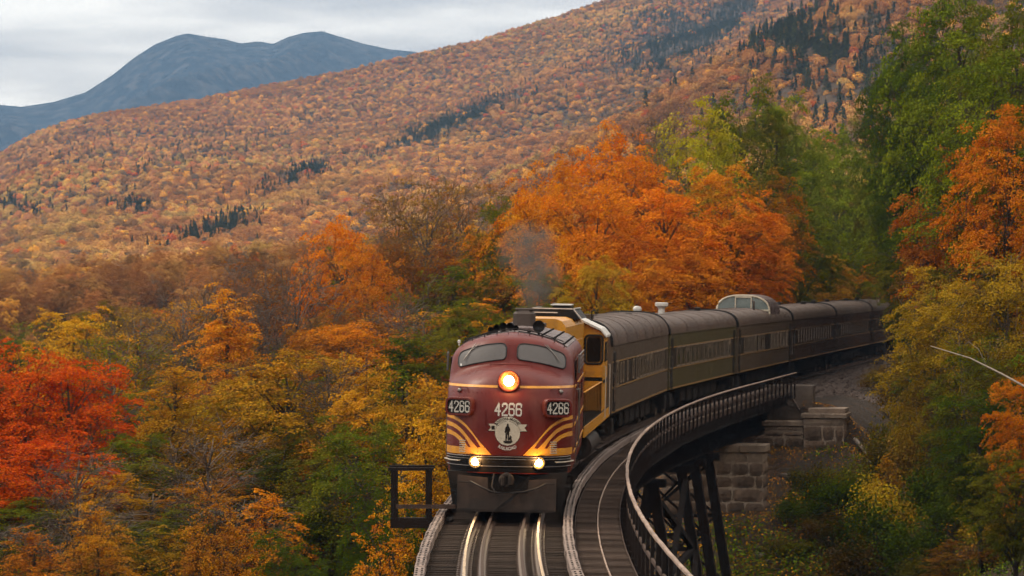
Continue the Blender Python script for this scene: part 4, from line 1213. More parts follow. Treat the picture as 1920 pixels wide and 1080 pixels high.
# steel towers
def bent(s0):
    """one bent: two battered built-up legs, cap and cross bracing. returns leg foot/head points"""
    x, y, t = track(s0)
    top = GD - 1.80
    c = on_track(s0, 0, 0)
    zt = c.z + top
    out = []
    rx, ry = cos(t), -sin(t)
    def P(o, z): return Vector((c.x + rx * o, c.y + ry * o, z))
    feet = []
    for sd in (-1, 1):
        o1 = sd * 1.25
        gz = float(ground(*P(sd * 2.6, 0).xy)) - .3
        o0 = o1 + sd * (zt - gz) * .15
        a = P(o1, zt - .25); b = P(o0, gz)
        mb = MB()
        mb.bar(a, b, .46, .05, up=(rx, ry, 0)); 
        fwd = Vector((sin(t), cos(t), 0))
        for dd in (-.19, .19):
            mb.bar(a + fwd * dd, b + fwd * dd, .05, .40, up=(rx, ry, 0))
            mb.bar(a + fwd * dd + Vector((rx, ry, 0)) * .17, b + fwd * dd + Vector((rx, ry, 0)) * .17, .11, .035, up=(rx, ry, 0))
        leg = mb.build('tower_leg', M['bridge'], bridge)
        lc = MB(); n_ = 14
        for i in range(n_):
            u0 = a.lerp(b, i / n_); u1 = a.lerp(b, (i + 1) / n_); s2 = 1 if i % 2 else -1
            off = Vector((rx, ry, 0)) * .20
            lc.bar(u0 + fwd * .19 * s2 + off, u1 - fwd * .19 * s2 + off, .012, .06)
        lc.build('lacing', M['railside'], leg)
        ft = MB().box((b.x, b.y, gz - .1), (1.1, 1.1, .9)); ft.build('footing', M['concrete'], leg)
        feet.append((a, b))
    cap = MB(); cap.bar(P(-1.75, zt - .02 - .16), P(1.75, zt - .18), .36, .32)
    cap.build('cap_beam', M['bridge'], bridge)
    bz = MB()
    (a0, b0), (a1, b1) = feet
    for (u, v) in ((0.04, .42), (.42, .92)):
        bz.bar(a0.lerp(b0, u), a1.lerp(b1, v), .10, .10); bz.bar(a1.lerp(b1, u) + Vector((0, .06, 0)), a0.lerp(b0, v) + Vector((0, .06, 0)), .10, .10)
        bz.bar(a0.lerp(b0, v), a1.lerp(b1, v), .14, .16)
    bz.build('cross_bracing', M['bridge'], bridge)
    return feet
for (sa, sb) in ((-34, -24), (-4, 6), (26, 36), (56, 67)):
    fa = bent(sa); fb = bent(sb)
    for k_ in (0, 1):
        (a0, b0), (a1, b1) = fa[k_], fb[k_]
        bz = MB()
        for (u, v) in ((0.05, .42), (.42, .92)):
            bz.bar(a0.lerp(b0, u), a1.lerp(b1, v), .22, .22); bz.bar(a1.lerp(b1, u) + Vector((.12, 0, 0)), a0.lerp(b0, v) + Vector((.12, 0, 0)), .22, .22)
            bz.bar(a0.lerp(b0, v), a1.lerp(b1, v), .20, .20)
        bz.build('tower_bracing', M['bridge'], bridge)
bent(77)
bent(72)
# the little refuge platform hung on the left side of the deck
rp = MB()
c_ = on_track(0.6, 0, 0)
xa, xb, ya, yb = -2.80, -1.98, c_.y - .35, c_.y + .75
rp.box(((xa + xb) / 2 + .28, (ya + yb) / 2, -.16), (xb - xa + .56, yb - ya, .10))
plat = rp.build('refuge_platform', M['bridge'], bridge); tag(plat, 'small side platform with a square dark frame')
for (x_, y_) in ((xa, ya), (xb, ya), (xa, yb), (xb, yb)):
    MB().box((x_, y_, .475), (.13, .13, 1.17)).build('post', M['bridge'], plat)
for y_ in (ya, yb):
    MB().box(((xa + xb) / 2, y_, 1.10), (xb - xa + .26, .15, .07)).build('frame_top', M['bridge'], plat)
MB().box(((xa + xb) / 2 + .35, ya - .09, .22), (xb - xa + .60, .04, .10)).build('cross_rail', M['guardhead'], plat)
MB().box(((xa + xb) / 2 + .2, ya - .02, -.17), (xb - xa + .55, .20, .24)).build('sill_beam', M['bridge'], plat)

# ------------------------------------------------------------------ masonry
def block_mesh(name, w, d, h, seed, m, rough=.05, bev=.05, jit=0.0):
    """a quarried block: bevelled box with an uneven face"""
    rg = random.Random(seed); mb = MB()
    nx, nz = 4, 3
    fr = [[(-w / 2 + w * i / nx + (rg.uniform(-.02, .02) if 0 < i < nx else 0), -d / 2 - (rg.uniform(.3, 1) * rough if (0 < i < nx and 0 < j < nz) else -bev * .5), -h / 2 + h * j / nz) for i in range(nx + 1)] for j in range(nz + 1)]
    cj = {k_: (rg.uniform(-jit, jit), rg.uniform(-jit, jit)) for k_ in range(4)}
    def sh(p, i, j):
        u, v = i / nx, j / nz
        dx = (cj[0][0] * (1 - u) + cj[1][0] * u) * (1 - v) + (cj[2][0] * (1 - u) + cj[3][0] * u) * v
        dz = (cj[0][1] * (1 - u) + cj[1][1] * u) * (1 - v) + (cj[2][1] * (1 - u) + cj[3][1] * u) * v
        rx_ = (jit * .9 if (i in (0, nx) and j in (0, nz)) else 0)
        return (p[0] * 1 + dx - rx_ * (1 if i else -1), p[1], p[2] + dz - rx_ * (1 if j else -1))
    vs_ = [sh(fr[j][i], i, j) for j in range(nz + 1) for i in range(nx + 1)]
    fs_ = [(j * (nx + 1) + i, j * (nx + 1) + i + 1, (j + 1) * (nx + 1) + i + 1, (j + 1) * (nx + 1) + i) for j in range(nz) for i in range(nx)]
    mb.add(vs_, fs_)
    b = len(mb.v)
    mb.v += [(-w / 2, d / 2, -h / 2), (w / 2, d / 2, -h / 2), (w / 2, d / 2, h / 2), (-w / 2, d / 2, h / 2)]
    tl, tr_ = nz * (nx + 1), nz * (nx + 1) + nx
    mb.f += [tuple([i for i in range(nx, -1, -1)] + [b, b + 1]), tuple([tl + i for i in range(nx + 1)] + [b + 2, b + 3]),
             (b + 1, b, b + 3, b + 2), tuple([j * (nx + 1) for j in range(nz, -1, -1)][::-1][::-1] + [b, b + 3]), tuple([j * (nx + 1) + nx for j in range(nz + 1)] + [b + 2, b + 1])]
    mb.m += [0] * 5
    return mb.mesh(name, m)
def wall_of_blocks(parent, M4, W, courses, z0, seed, dressed=True, depth=.5, jm=.085, minw=.55, maxw=1.15, face=True):
    """lay courses of separate blocks on the plane y=0 of M4 (x along, z up)"""
    rg = random.Random(seed); z = z0
    for ci, h in enumerate(courses):
        x = -W / 2
        while x < W / 2 - .05:
            top_ = dressed and ci == len(courses) - 1
            w = rg.uniform(minw, maxw) * (1.8 if top_ else 1)
            if W / 2 - x - w < minw * .7: w = W / 2 - x
            me = block_mesh('stone', w - jm, depth, h - jm, seed * 100 + ci * 10 + int(x * 7), M['capstone' if top_ else 'granite'], .01 if top_ else .07, .05, 0 if top_ else .045)
            o = link_mesh('stone', me, parent)
            o.matrix_local = M4 @ Matrix.Translation((x + w / 2, depth / 2 - rg.uniform(0, .05), z + h / 2)) @ Matrix.Rotation(rg.uniform(-.02, .02), 4, 'Y')
            x += w
        z += h
def masonry(name, s0, o0, W, L, ztop, courses, label, cat, turn=0.0, cap=.32, seed=1, caps=True):
    x, y, t = track(s0); c = on_track(s0, o0, 0); 
    e_ = empty(name, (c.x, c.y, 0), -t + turn); tag(e_, label, cat)
    H = sum(courses); zb = ztop - cap - H
    MB().box((0, L / 2, zb + H / 2 - .02), (W - .05, L - .05, H + .04)).build('mortar_core', M['mortar'], e_)
    wall_of_blocks(e_, Matrix.Identity(4), W, courses, zb, seed)
    wall_of_blocks(e_, Matrix.Translation((W / 2, L / 2, 0)) @ Matrix.Rotation(pi / 2, 4, 'Z'), L - .02, courses, zb, seed + 1)
    if caps:
        n = max(1, int(round(W / 1.3)))
        for i in range(n):
            w = (W + .24) / n
            MB().box((-(W + .24) / 2 + w * (i + .5), L / 2, ztop - cap / 2 + .002), (w - .015, L + .24, cap), bev=.02).build('capstone', M['capstone'], e_)
    return e_
pier = masonry('stone_pier', 86.2, 0.35, 4.8, 1.9, -2.28, [.8, .78, .62, .60, .66, .60, .62, .5], 'tall granite pier with a dressed capstone under the dark girders', 'pier', seed=3, cap=.34)
# second dressed course of the pier (bridge seat)
abut = masonry('stone_abutment', 100.2, 0.1, 6.4, 3.0, -1.70, [.8, .75, .62, .30, .26], 'granite abutment block with stepped capstones at the bridge end', 'abutment', seed=6, cap=.24)
wing = masonry('wing_wall', 100.0, 4.35, 2.1, 2.8, -1.30, [.85, .80, .75, .40], 'low stepped granite wing block beside the bridge end', 'wall', seed=9, cap=.22)
MB().box((.10, 1.7, -1.17), (1.9, 2.2, .25), bev=.02).build('capstone', M['capstone'], wing)
cbk = MB()
cbk.box((0, 0, -.95), (5.4, 1.3, 2.1), bev=.04)
p_ = on_track(102.6, 0.9, 0); _t3 = track(102.6)[2]
cb = cbk.build('concrete_backwall', M['concrete']); cb.location = (p_.x, p_.y, 0); cb.rotation_euler = (0, 0, -_t3)
tag(cb, 'stained concrete back wall holding the gravel at the end of the trestle', 'wall')

# ------------------------------------------------------------------ ballast beyond the bridge
def ballast_z(s0, o):
    g = -0.22
    return g
mb = MB(); nn = 26
sv = np.arange(101.8, 330, .8)
offs = np.linspace(-3.6, 9.2, nn)
for s_ in sv:
    for o in offs:
        p = on_track(s_, float(o), 0)
        ao = abs(o)
        z = -0.23 - max(0, ao - 2.0) * .42 + float(fbm(p.x, p.y, .9, 3)) * .05
        ks = .26 + .32 * float(smooth(122, 103, s_))
        if o > 2.2: z = -0.23 - (o - 2.2) * ks - max(0, o - 6.5) * .12 + float(fbm(p.x, p.y, .9, 3)) * .09
        if s_ < 103 and ao > 3: z -= (103 - s_) * .5
        gz = float(ground(p.x, p.y))
        z = max(z, gz - .35) if ao > 3.4 else z
        mb.v.append((p.x, p.y, p.z * (1 if ao < 2.5 else 0) + z + (-sin(CANT) * o if ao < 2.5 else -sin(CANT) * 2.5 * (1 if o > 0 else -1))))
for i in range(len(sv) - 1):
    for j in range(nn - 1):
        mb.f.append((i * nn + j, i * nn + j + 1, (i + 1) * nn + j + 1, (i + 1) * nn + j)); mb.m.append(0)
bal = mb.build('gravel', M['ballast'], smooth=True); tag(bal, 'grey gravel ballast shoulder beside the line', kind='stuff')
rg_ = np.random.default_rng(4)
def pebbles(name, pts, sizes, m, label):
    base = np.array([(0, 0, 1), (1, 0, .1), (.2, .95, 0), (-.9, .35, .1), (-.4, -.9, 0), (.6, -.7, .1), (0, 0, -.8)], float)
    fc = [(0, 1, 2), (0, 2, 3), (0, 3, 4), (0, 4, 5), (0, 5, 1), (6, 2, 1), (6, 3, 2), (6, 4, 3), (6, 5, 4), (6, 1, 5)]
    V, F = [], []
    for i, (p, s) in enumerate(zip(pts, sizes)):
        a = rg_.uniform(0, 2 * pi); c, sn = cos(a), sin(a)
        b = base * (s * rg_.uniform(.6, 1.2, 3)); b = np.stack([b[:, 0] * c - b[:, 1] * sn, b[:, 0] * sn + b[:, 1] * c, b[:, 2] * .75], 1)
        V.append(b + p); F += [tuple(7 * i + q for q in f) for f in fc]
    me = bpy.data.meshes.new(name); me.from_pydata(np.concatenate(V).tolist(), [], F); me.materials.append(m); me.update()
    return tag(link_mesh(name, me), label, kind='stuff')
pts, sz = [], []
bv = np.array(mb.v)
idx = rg_.integers(0, len(sv) - 90, 9000) ; jj = rg_.integers(0, nn - 1, 9000)
for i, j in zip(idx, jj):
    a = bv[(i // 1) * nn + j]; b = bv[(i + 1) * nn + j + 1]; f = rg_.uniform(0, 1, 2)
    pts.append((a[0] + (b[0] - a[0]) * f[0] * 1.0, a[1] + (b[1] - a[1]) * f[1], (a[2] + b[2]) / 2 + .015)); sz.append(rg_.uniform(.04, .13))
pebbles('ballast_stones', pts, sz, M['ballast'], 'loose ballast stones scattered on the shoulder')
# rocks lying about on the bank
def rock(x, y, r, seed, label, m='stone', flat=.6):
    rg = random.Random(seed); mb = MB(); n1, n2 = 9, 6
    for j in range(n2 + 1):
        ph = -pi / 2 + pi * j / n2
        for i in range(n1):
            th = 2 * pi * i / n1
            q = Vector((cos(th) * cos(ph), sin(th) * cos(ph), sin(ph) * flat))
            k = 1 + .35 * noise.noise(q * 1.7 + Vector((seed, 0, 0)))
            q = q * r * k
            q.x *= 1.35
            mb.v.append(tuple(q))
    mb.f = [(j * n1 + i, j * n1 + (i + 1) % n1, (j + 1) * n1 + (i + 1) % n1, (j + 1) * n1 + i) for j in range(n2) for i in range(n1)]; mb.m = [0] * len(mb.f)
    z = float(ground(x, y)) + r * .15
    o = mb.build('rock', M[m], smooth=False, loc=(x, y, z), rot=(0, rg.uniform(-.3, .3), rg.uniform(0, 3)))
    tag(o, label, 'rock', 'rocks on the ravine bank'); return o
ROCKS = [(1690, 186, .42, 'grey boulder in the weeds beside the tail of the train'), (1600, 176, .5, 'flat rock just right of the stone wing block'), (1618, 174.5, .34, 'rounded rock below the flat one by the wing block'),
         (1632, 173.5, .28, 'pale small rock on the bank right of the wing block'), (1585, 173, .3, 'low rock touching the wing block'), (1475, 176.5, .25, 'small stone on the bare ledge between pier and abutment'),
         (1425, 164, .3, 'stone at the foot of the pier near the bottom'), (1442, 163.5, .22, 'pale stone at the bottom beside the tower legs'), (1700, 164, .45, 'dark boulder in the green brush at the bottom'), (1560, 164.5, .28, 'brown rock in the brush near the bottom edge'), (1640, 172.2, .2, 'little stone below the rounded rock')]
for i, (px, d, r, lb) in enumerate(ROCKS): rock(at(px, d), d, r, i + 3, lb)

# ------------------------------------------------------------------ logs
def log(name, pts, r0, r1, m, label, branches=()):
    mb = MB(); n = len(pts)
    mb.tube(pts, [r0 + (r1 - r0) * i / (n - 1) for i in range(n)], 8)
    o = mb.build(name, M[m], smooth=True, angle=50); tag(o, label, 'log')
    for b in branches:
        MB().tube(b, [r1 * .8, r1 * .6, r1 * .2][:len(b)], 5).build('branch', M[m], o, smooth=True)
    return o
def gp(px, d, up=.1): x = at(px, d); return (x, d, float(ground(x, d)) + up)
log('birch_log', [(at(1945, 138), 138, topz(738, 138)), (at(1880, 140), 140, topz(702, 140)), (at(1820, 142), 142, topz(672, 142)), (at(1745, 145), 145, topz(649, 145))],   .055, .018, 'birchbark', 'white birch trunk leaning out across the brush at the right',
    [[(at(1850, 141), 141, topz(687, 141)), (at(1835, 141.4), 141.4, topz(655, 141.4)), (at(1815, 142), 142, topz(640, 142))]])
log('dead_log', [gp(1603, 183, .30), gp(1626, 181, .25), gp(1640, 179.3, .12), gp(1650, 177.5, .10), gp(1668, 176.5, .08)], .13, .03, 'birchbark', 'bleached dead log lying down the gravel bank', [[gp(1626, 181, .25), gp(1636, 181.6, .35), gp(1650, 182, .30)]])
log('fallen_branch', [gp(1700, 178, .15), gp(1730, 176, .45), gp(1762, 174, .25)], .04, .012, 'palebark', 'thin grey fallen branch in the weeds right of the dead log')
log('fallen_branch', [gp(1640, 184, .2), gp(1652, 182.5, .55), gp(1664, 181, .2)], .035, .01, 'palebark', 'short grey stick standing out of the weeds above the dead log')

# ------------------------------------------------------------------ rolling stock helpers
def wheelset_truck(parent, y, axles=2, base=2.6, wr=.51, name='bogie'):
    mb = MB()
    for sd in (-1, 1):
        mb.box((sd * 1.03, y, .62), (.14, base + 1.0, .20), bev=.02)
        mb.box((sd * 1.03, y, .40), (.13, .9, .22), bev=.02)
        for k_ in range(axles):
            ay = y - base / 2 + base * k_ / (axles - 1)
            mb.box((sd * 1.08, ay, .51), (.20, .36, .36), bev=.03)
        for dy in (-.55, .55):
            mb.tube([(sd * 1.12, y + dy, .34), (sd * 1.12, y + dy, .72)], .10, 8)
    mb.box((0, y, .60), (2.1, .40, .26))
    b = mb.build(name, M['under'], parent)
    for k_ in range(axles):
        ay = y - base / 2 + base * k_ / (axles - 1)
        for sd in (-1, 1):
            w = MB(); w.lathe((sd * .72, ay, wr), [(-.07 * sd, wr * .3), (-.07 * sd, wr + .02), (-.04 * sd, wr + .02), (-.04 * sd, wr - .005), (.06 * sd, wr - .02), (.06 * sd, wr * .8), (.03 * sd, wr * .7), (.05 * sd, .12)], 18, 'X')
            w.build('wheel', M['steel'], b, smooth=True, angle=35)
    return b

def vehicle(name, s_front, L, bog, label, cat, group=None):
    p, rz = frame(s_front + bog[0], s_front + bog[1], s_front)
    e_ = empty(name, p, 0); e_.rotation_mode = 'XYZ'
    e_.rotation_euler = (0, CANT, rz)
    tag(e_, label, cat, group)
    return e_

def raster(name, u0, u1, v0, v1, st, fn, mp, mats, parent):
    """flat print: cells of size st coloured by fn(u, v) (None = no paint), laid on the surface by mp"""
    mb = MB(); nu = int((u1 - u0) / st); nv = int((v1 - v0) / st); vid = {}
    def V(i, j):
        if (i, j) not in vid:
            vid[(i, j)] = len(mb.v); mb.v.append(tuple(mp(u0 + i * st, v0 + j * st)))
        return vid[(i, j)]
    for i in range(nu):
        for j in range(nv):
            k_ = fn(u0 + (i + .5) * st, v0 + (j + .5) * st)
            if k_ is not None:
                mb.f.append((V(i, j), V(i + 1, j), V(i + 1, j + 1), V(i, j + 1))); mb.m.append(k_)
    return mb.build(name, mats, parent)

GLY = {'4': [[(.42, 0), (.42, 1)], [(.42, 1), (.0, .34), (.60, .34)]],
       '2': [[(.02, .78), (.02, .9), (.12, 1), (.44, 1), (.56, .9), (.56, .66), (.02, .14), (.02, 0), (.58, 0)]],
       '6': [[(.56, .76), (.56, .9), (.44, 1), (.12, 1), (0, .9), (0, .1), (.12, 0), (.44, 0), (.56, .1), (.56, .44), (.44, .54), (.0, .54)]]}
def seg_d(px, py, a, b):
    ax, ay = a; bx, by = b; dx, dy = bx - ax, by - ay
    t = max(0, min(1, ((px - ax) * dx + (py - ay) * dy) / (dx * dx + dy * dy + 1e-12)))
    return math.hypot(px - ax - t * dx, py - ay - t * dy)
def number_fn(txt, x0, z0, h, thick=.085, pitch=.63, xs=.76):
    def fn(u, v):
        y = (v - z0) / h
        for i, ch in enumerate(txt):
            x = ((u - x0) / h - i * pitch) / xs
            if -.2 < x < .8 and -.2 < y < 1.2:
                for pl_ in GLY[ch]:
                    for a, b in zip(pl_[:-1], pl_[1:]):
                        if seg_d(x, y, a, b) < thick: return 0
        return None
    return fn

def font_decal(name, txt, size, mp, mats, parent, bold=.0, sx=1.0):
    cu = bpy.data.curves.new('lettering', 'FONT'); cu.body = txt; cu.size = size; cu.align_x = 'CENTER'; cu.offset = bold; cu.resolution_u = 3
    ob = bpy.data.objects.new('lettering_source', cu); COL.objects.link(ob)
    dg = bpy.context.evaluated_depsgraph_get()
    me = bpy.data.meshes.new_from_object(ob.evaluated_get(dg))
    bpy.data.objects.remove(ob); bpy.data.curves.remove(cu)
    me.name = name
    for v in me.vertices: v.co = mp(v.co.x * sx, v.co.y)
    me.materials.clear(); me.materials.append(mats); me.update()
    return link_mesh(name, me, parent)

# ------------------------------------------------------------------ the maroon cab unit
loco = vehicle('cab_locomotive', 0.0, 15.4, (3.6, 12.2), 'maroon round nosed diesel locomotive with lit headlights leading the train', 'locomotive')
PR = [(.12, 1.0), (.05, 1.25), (.0, 1.55), (.0, 1.9), (.0, 2.2), (.02, 2.5), (.08, 2.78), (.19, 3.0), (.36, 3.20), (.62, 3.36), (1.0, 3.475), (1.38, 3.535), (1.58, 3.60), (1.70, 3.78), (1.84, 3.98), (1.95, 4.10), (2.12, 4.19), (2.45, 4.255), (2.9, 4.285), (3.3, 4.30)]
SE = [(1.475, 1.0), (1.50, 1.25), (1.515, 1.5), (1.52, 1.75), (1.52, 2.0), (1.52, 2.25), (1.52, 2.45), (1.52, 2.62), (1.52, 2.78), (1.52, 2.92), (1.515, 3.05), (1.51, 3.14), (1.505, 3.24), (1.49, 3.45), (1.46, 3.66), (1.41, 3.80), (1.31, 3.925), (1.08, 4.06), (.65, 4.20), (0.0, 4.30)]
YE = [1.9, 1.9, 1.9, 1.9, 1.9, 1.9, 1.9, 1.92, 1.95, 2.0, 2.08, 2.15, 2.25, 2.38, 2.5, 2.62, 2.75, 2.9, 3.1, 3.3]
NU = 22
def nose_grid():
    # resample the three curves more finely
    k = len(PR); tt = np.linspace(0, k - 1, (k - 1) * 3 + 1)
    def cr_(a, t):
        i = min(int(t), k - 2); f = t - i
        p0, p1, p2, p3 = (np.array(a[max(i - 1, 0)]), np.array(a[i]), np.array(a[i + 1]), np.array(a[min(i + 2, k - 1)]))
        return 0.5 * (2 * p1 + (p2 - p0) * f + (2 * p0 - 5 * p1 + 4 * p2 - p3) * f * f + (3 * p1 - p0 - 3 * p2 + p3) * f ** 3)
    rows = []
    for t in tt:
        (yc, zc) = cr_(PR, t); (cx, cz) = cr_(SE, t); ye = float(cr_([(v,) for v in YE], t)[0])
        w = float(smooth(9, 13, t)); n = 2.75 * (1 - w) + 2.3 * w
        row = []
        for j in range(-NU, NU + 1):
            u = abs(j) / NU; sg = 1 if j >= 0 else -1
            sx = sin(pi / 2 * u) ** (2 / n); sy = cos(pi / 2 * u) ** (2 / n) if u < 1 else 0
            row.append((sg * cx * sx, ye - (ye - yc) * sy, zc + (cz - zc) * (sx ** 2.0)))
        rows.append(row)
    return rows
NG = nose_grid()
mb = MB(); W_ = 2 * NU + 1
mb.v = [p for r_ in NG for p in r_]
mb.f = [(i * W_ + j, i * W_ + j + 1, (i + 1) * W_ + j + 1, (i + 1) * W_ + j) for i in range(len(NG) - 1) for j in range(W_ - 1)]
mb.m = [0] * len(mb.f)
# body sides and roof run back from the edge of the nose
b0 = len(mb.v); LB = 15.1
edge = [NG[i][0] for i in range(len(NG))] + [NG[i][-1] for i in range(len(NG) - 2, -1, -1)]
mb.v += edge + [(x, LB, z) for (x, y, z) in edge]
ne = len(edge)
for i in range(ne - 1):
    mb.f.append((b0 + i, b0 + i + 1, b0 + ne + i + 1, b0 + ne + i)); mb.m.append(0)
mb.f.append(tuple(b0 + ne + i for i in range(ne))); mb.m.append(0)
body = mb.build('body', [M['maroon']], loco, smooth=True, angle=55)
body_me = body.data
bvh = BVHTree.FromPolygons([v.co.copy() for v in body_me.vertices], [tuple(p.vertices) for p in body_me.polygons if len(p.vertices) == 4])
def onto(x, z, off=.006):
    """the point of the nose met from straight ahead"""
    x = max(-1.5, min(1.5, x))
    h_, n_, _, _ = bvh.ray_cast(Vector((x, -5, z)), Vector((0, 1, 0)))
    if h_ is None: return Vector((x, 2.0, z))
    if n_.y > 0: n_ = -n_
    return h_ + n_ * off
def decal(name, x0, x1, fb, ft, nx, nz, m, parent, off=.006, thick=None):
    mb = MB()
    for i in range(nx + 1):
        x = x0 + (x1 - x0) * i / nx; a, b = fb(x), ft(x)
        for j in range(nz + 1):
            mb.v.append(tuple(onto(x, a + (b - a) * j / nz, off)))
    mb.f = [(i * (nz + 1) + j, (i + 1) * (nz + 1) + j, (i + 1) * (nz + 1) + j + 1, i * (nz + 1) + j + 1) for i in range(nx) for j in range(nz)]
    if x1 < x0: mb.f = [f[::-1] for f in mb.f]
    mb.m = [0] * len(mb.f)
    return mb.build(name, m, parent, smooth=True)
# windshields: glass in a rubber gasket
def win_curves(sg):
    top = prof([(.12, 4.02), (.30, 4.035), (.6, 4.0), (.9, 3.93), (1.15, 3.84), (1.30, 3.76)])
    bot = prof([(.12, 3.66), (.30, 3.645), (.6, 3.60), (.9, 3.54), (1.15, 3.475), (1.30, 3.43)])
    x0, x1 = .135, 1.285
    def rnd_(x):
        a = abs(x); e = min(a - x0, x1 - a); r_ = .09
        return 0 if e > r_ else r_ - math.sqrt(max(0, r_ * r_ - (r_ - max(e, 0)) ** 2))
    return (lambda x: float(bot(abs(x))) + rnd_(x) * .9), (lambda x: float(top(abs(x))) - rnd_(x) * .9), x0, x1
for sg in (-1, 1):
    fb, ft, x0, x1 = win_curves(sg)
    g = decal('windshield', sg * x0, sg * x1, fb, ft, 30, 6, M['glass'], loco, off=.012)
    pts_ = []
    for i in range(31):
        x = sg * (x0 + (x1 - x0) * i / 30); pts_.append(onto(x, ft(x), .014))
    for i in range(30, -1, -1):
        x = sg * (x0 + (x1 - x0) * i / 30); pts_.append(onto(x, fb(x), .014))
    pts_.append(pts_[0])
    MB().tube(pts_, .017, 5, cap=False).build('gasket', M['rubber'], g, smooth=True)
    # wiper: arm and blade
    a = onto(sg * .82, 3.99, .05) if sg > 0 else onto(-.86, 3.99, .05)
    b = onto(sg * 1.14, 3.60, .05)
    wp = MB(); wp.tube([a, b], .012, 5); c1 = onto(sg * .76, 3.99, .05); wp.tube([c1, a.lerp(b, .45)], .009, 4)
    wp.build('wiper', M['steel'], loco)
decal('sticker', -1.235, -1.195, lambda x: 3.475, lambda x: 3.53, 1, 1, M['white'], loco, off=.016)
# gold belt and the speed stripes
Z1 = prof([(-1.5, 3.035), (0, 3.06), (1.5, 3.035)])
for x0, x1 in ((-1.5, -.26), (.26, 1.5)):
    decal('belt_stripe', x0, x1, lambda x: 3.02, lambda x: 3.075, 24, 1, M['gold'], loco)
CV = dict(O1=[(1.449, 2.367), (1.28, 2.325), (1.115, 2.24), (.98, 2.13), (.859, 1.994), (.754, 1.86), (.654, 1.738), (.52, 1.60), (.372, 1.442)],
          I1=[(1.449, 2.277), (1.30, 2.25), (1.167, 2.19), (1.04, 2.11), (.936, 2.01), (.84, 1.91), (.756, 1.805), (.628, 1.609)],
          O2=[(1.449, 2.187), (1.33, 2.165), (1.218, 2.115), (1.12, 2.05), (1.038, 1.969), (.95, 1.87), (.859, 1.763), (.718, 1.609)],
          I2=[(1.449, 2.084), (1.34, 2.07), (1.244, 2.03), (1.16, 1.98), (1.09, 1.91), (1.02, 1.84), (.962, 1.763), (.872, 1.612)],
          O3=[(1.449, 1.994), (1.37, 1.98), (1.295, 1.95), (1.21, 1.91), (1.141, 1.86), (1.07, 1.80), (1.013, 1.725), (.936, 1.61)],
          I3=[(1.449, 1.879), (1.38, 1.878), (1.32, 1.862), (1.25, 1.83), (1.192, 1.785), (1.15, 1.745), (1.115, 1.70), (1.06, 1.612)])
CVF = {k_: prof(sorted(v)) for k_, v in CV.items()}
ZB = 1.612
for sg in (-1, 1):
    for a, b in (('O1', 'I1'), ('O2', 'I2'), ('O3', 'I3')):
        xs0 = min(p[0] for p in CV[a] if p[1] >= ZB - .01); xi = min(p[0] for p in CV[b])
        if a == 'O1': xs0 = .533
        ft = lambda x, a=a: max(ZB + .001, float(CVF[a](abs(x))))
        fb = lambda x, b=b, xi=xi: ZB if abs(x) < xi else float(CVF[b](abs(x)))
        decal('speed_stripe', sg * xs0, sg * 1.498, fb, ft, 30, 2, M['gold'], loco)
    decal('speed_stripe', sg * .372, sg * 1.498, lambda x: 1.442, lambda x: min(ZB - .002, max(1.4425, float(CVF['O1'](abs(x))))), 30, 2, M['gold'], loco)
    lv = MB()
    for i in range(6):
        z = 1.50 + i * .052; p = onto(sg * 1.07, z, .012)
        q = onto(sg * 1.00, z, .012); r_ = onto(sg * 1.14, z, .012)
        lv.bar(q, r_, .02, .020)
    tag(lv.build('louver', M['cream'], loco), kind='stuff')
# the emblem: banner, ribbon, disc with a standing figure
FIG = [((.0, .185), (.0, .185), .026), ((-.002, .21), (.005, .212), .014), ((.0, .14), (.0, .03), .036), ((-.035, .13), (-.06, .02), .014), ((.03, .14), (.055, .05), .014), ((-.012, .02), (-.035, -.17), .020), ((.018, .02), (.03, -.16), .020), ((-.055, .10), (-.035, -.16), .008), ((.07, -.08), (.085, -.20), .022), ((-.07, -.205), (.09, -.205), .028), ((-.04, -.235), (.06, -.235), .02)]
EZ = 1.965
def emblem(u, v):
    x, z = u, v - EZ
    r_ = math.hypot(x, z); an = math.degrees(math.atan2(x, z))
    if .275 < r_ < .395 and abs(an) < 53:
        return 1 if (r_ < .284 or r_ > .386 or abs(an) > 51.5) else 0
    if r_ < .302:
        if r_ > .293: return 1
        for a, b, w in FIG:
            if seg_d(x, z, a, b) < w: return 2
        return 0
    ax = abs(x)
    if .22 < ax < .475 and .04 < z < .215:
        tailx = .475 - .07 * (1 - abs((z - .1275) / .0875))
        if ax < tailx:
            if x < 0 and .07 < z < .165 and .30 < ax < .38: return 2
            return 1 if (z < .05 or z > .205 or ax > tailx - .012) else 0
    return None
raster('emblem', -.5, .5, 1.6, 2.4, .0115, emblem, lambda u, v: onto(u, v, .007), [M['cream'], M['black'], M['under']], loco)
def arc_map(R0, up, zc, off):
    def f(u, v):
        if up: a = u / R0; rr = R0 + v; return onto(sin(a) * rr, zc + cos(a) * rr, off)
        a = u / R0; rr = R0 - v; return onto(sin(a) * rr, zc - cos(a) * rr, off)
    return f
font_decal('emblem_lettering', 'BOSTON', .098, lambda u, v: arc_map(.31, True, EZ, .012)(u * .85 - .155, v * .85), M['black'], loco, bold=.0025, sx=.9)
font_decal('emblem_lettering', 'and', .05, lambda u, v: arc_map(.31, True, EZ, .012)(u + .015, v), M['black'], loco, bold=.001, sx=.9)
font_decal('emblem_lettering', 'MAINE', .098, lambda u, v: arc_map(.31, True, EZ, .012)(u * .85 + .16, v * .85), M['black'], loco, bold=.0025, sx=.9)
font_decal('emblem_lettering', 'RAILROAD', .105, arc_map(.405, False, EZ, .010), M['lettering'], loco, bold=.003, sx=.95)
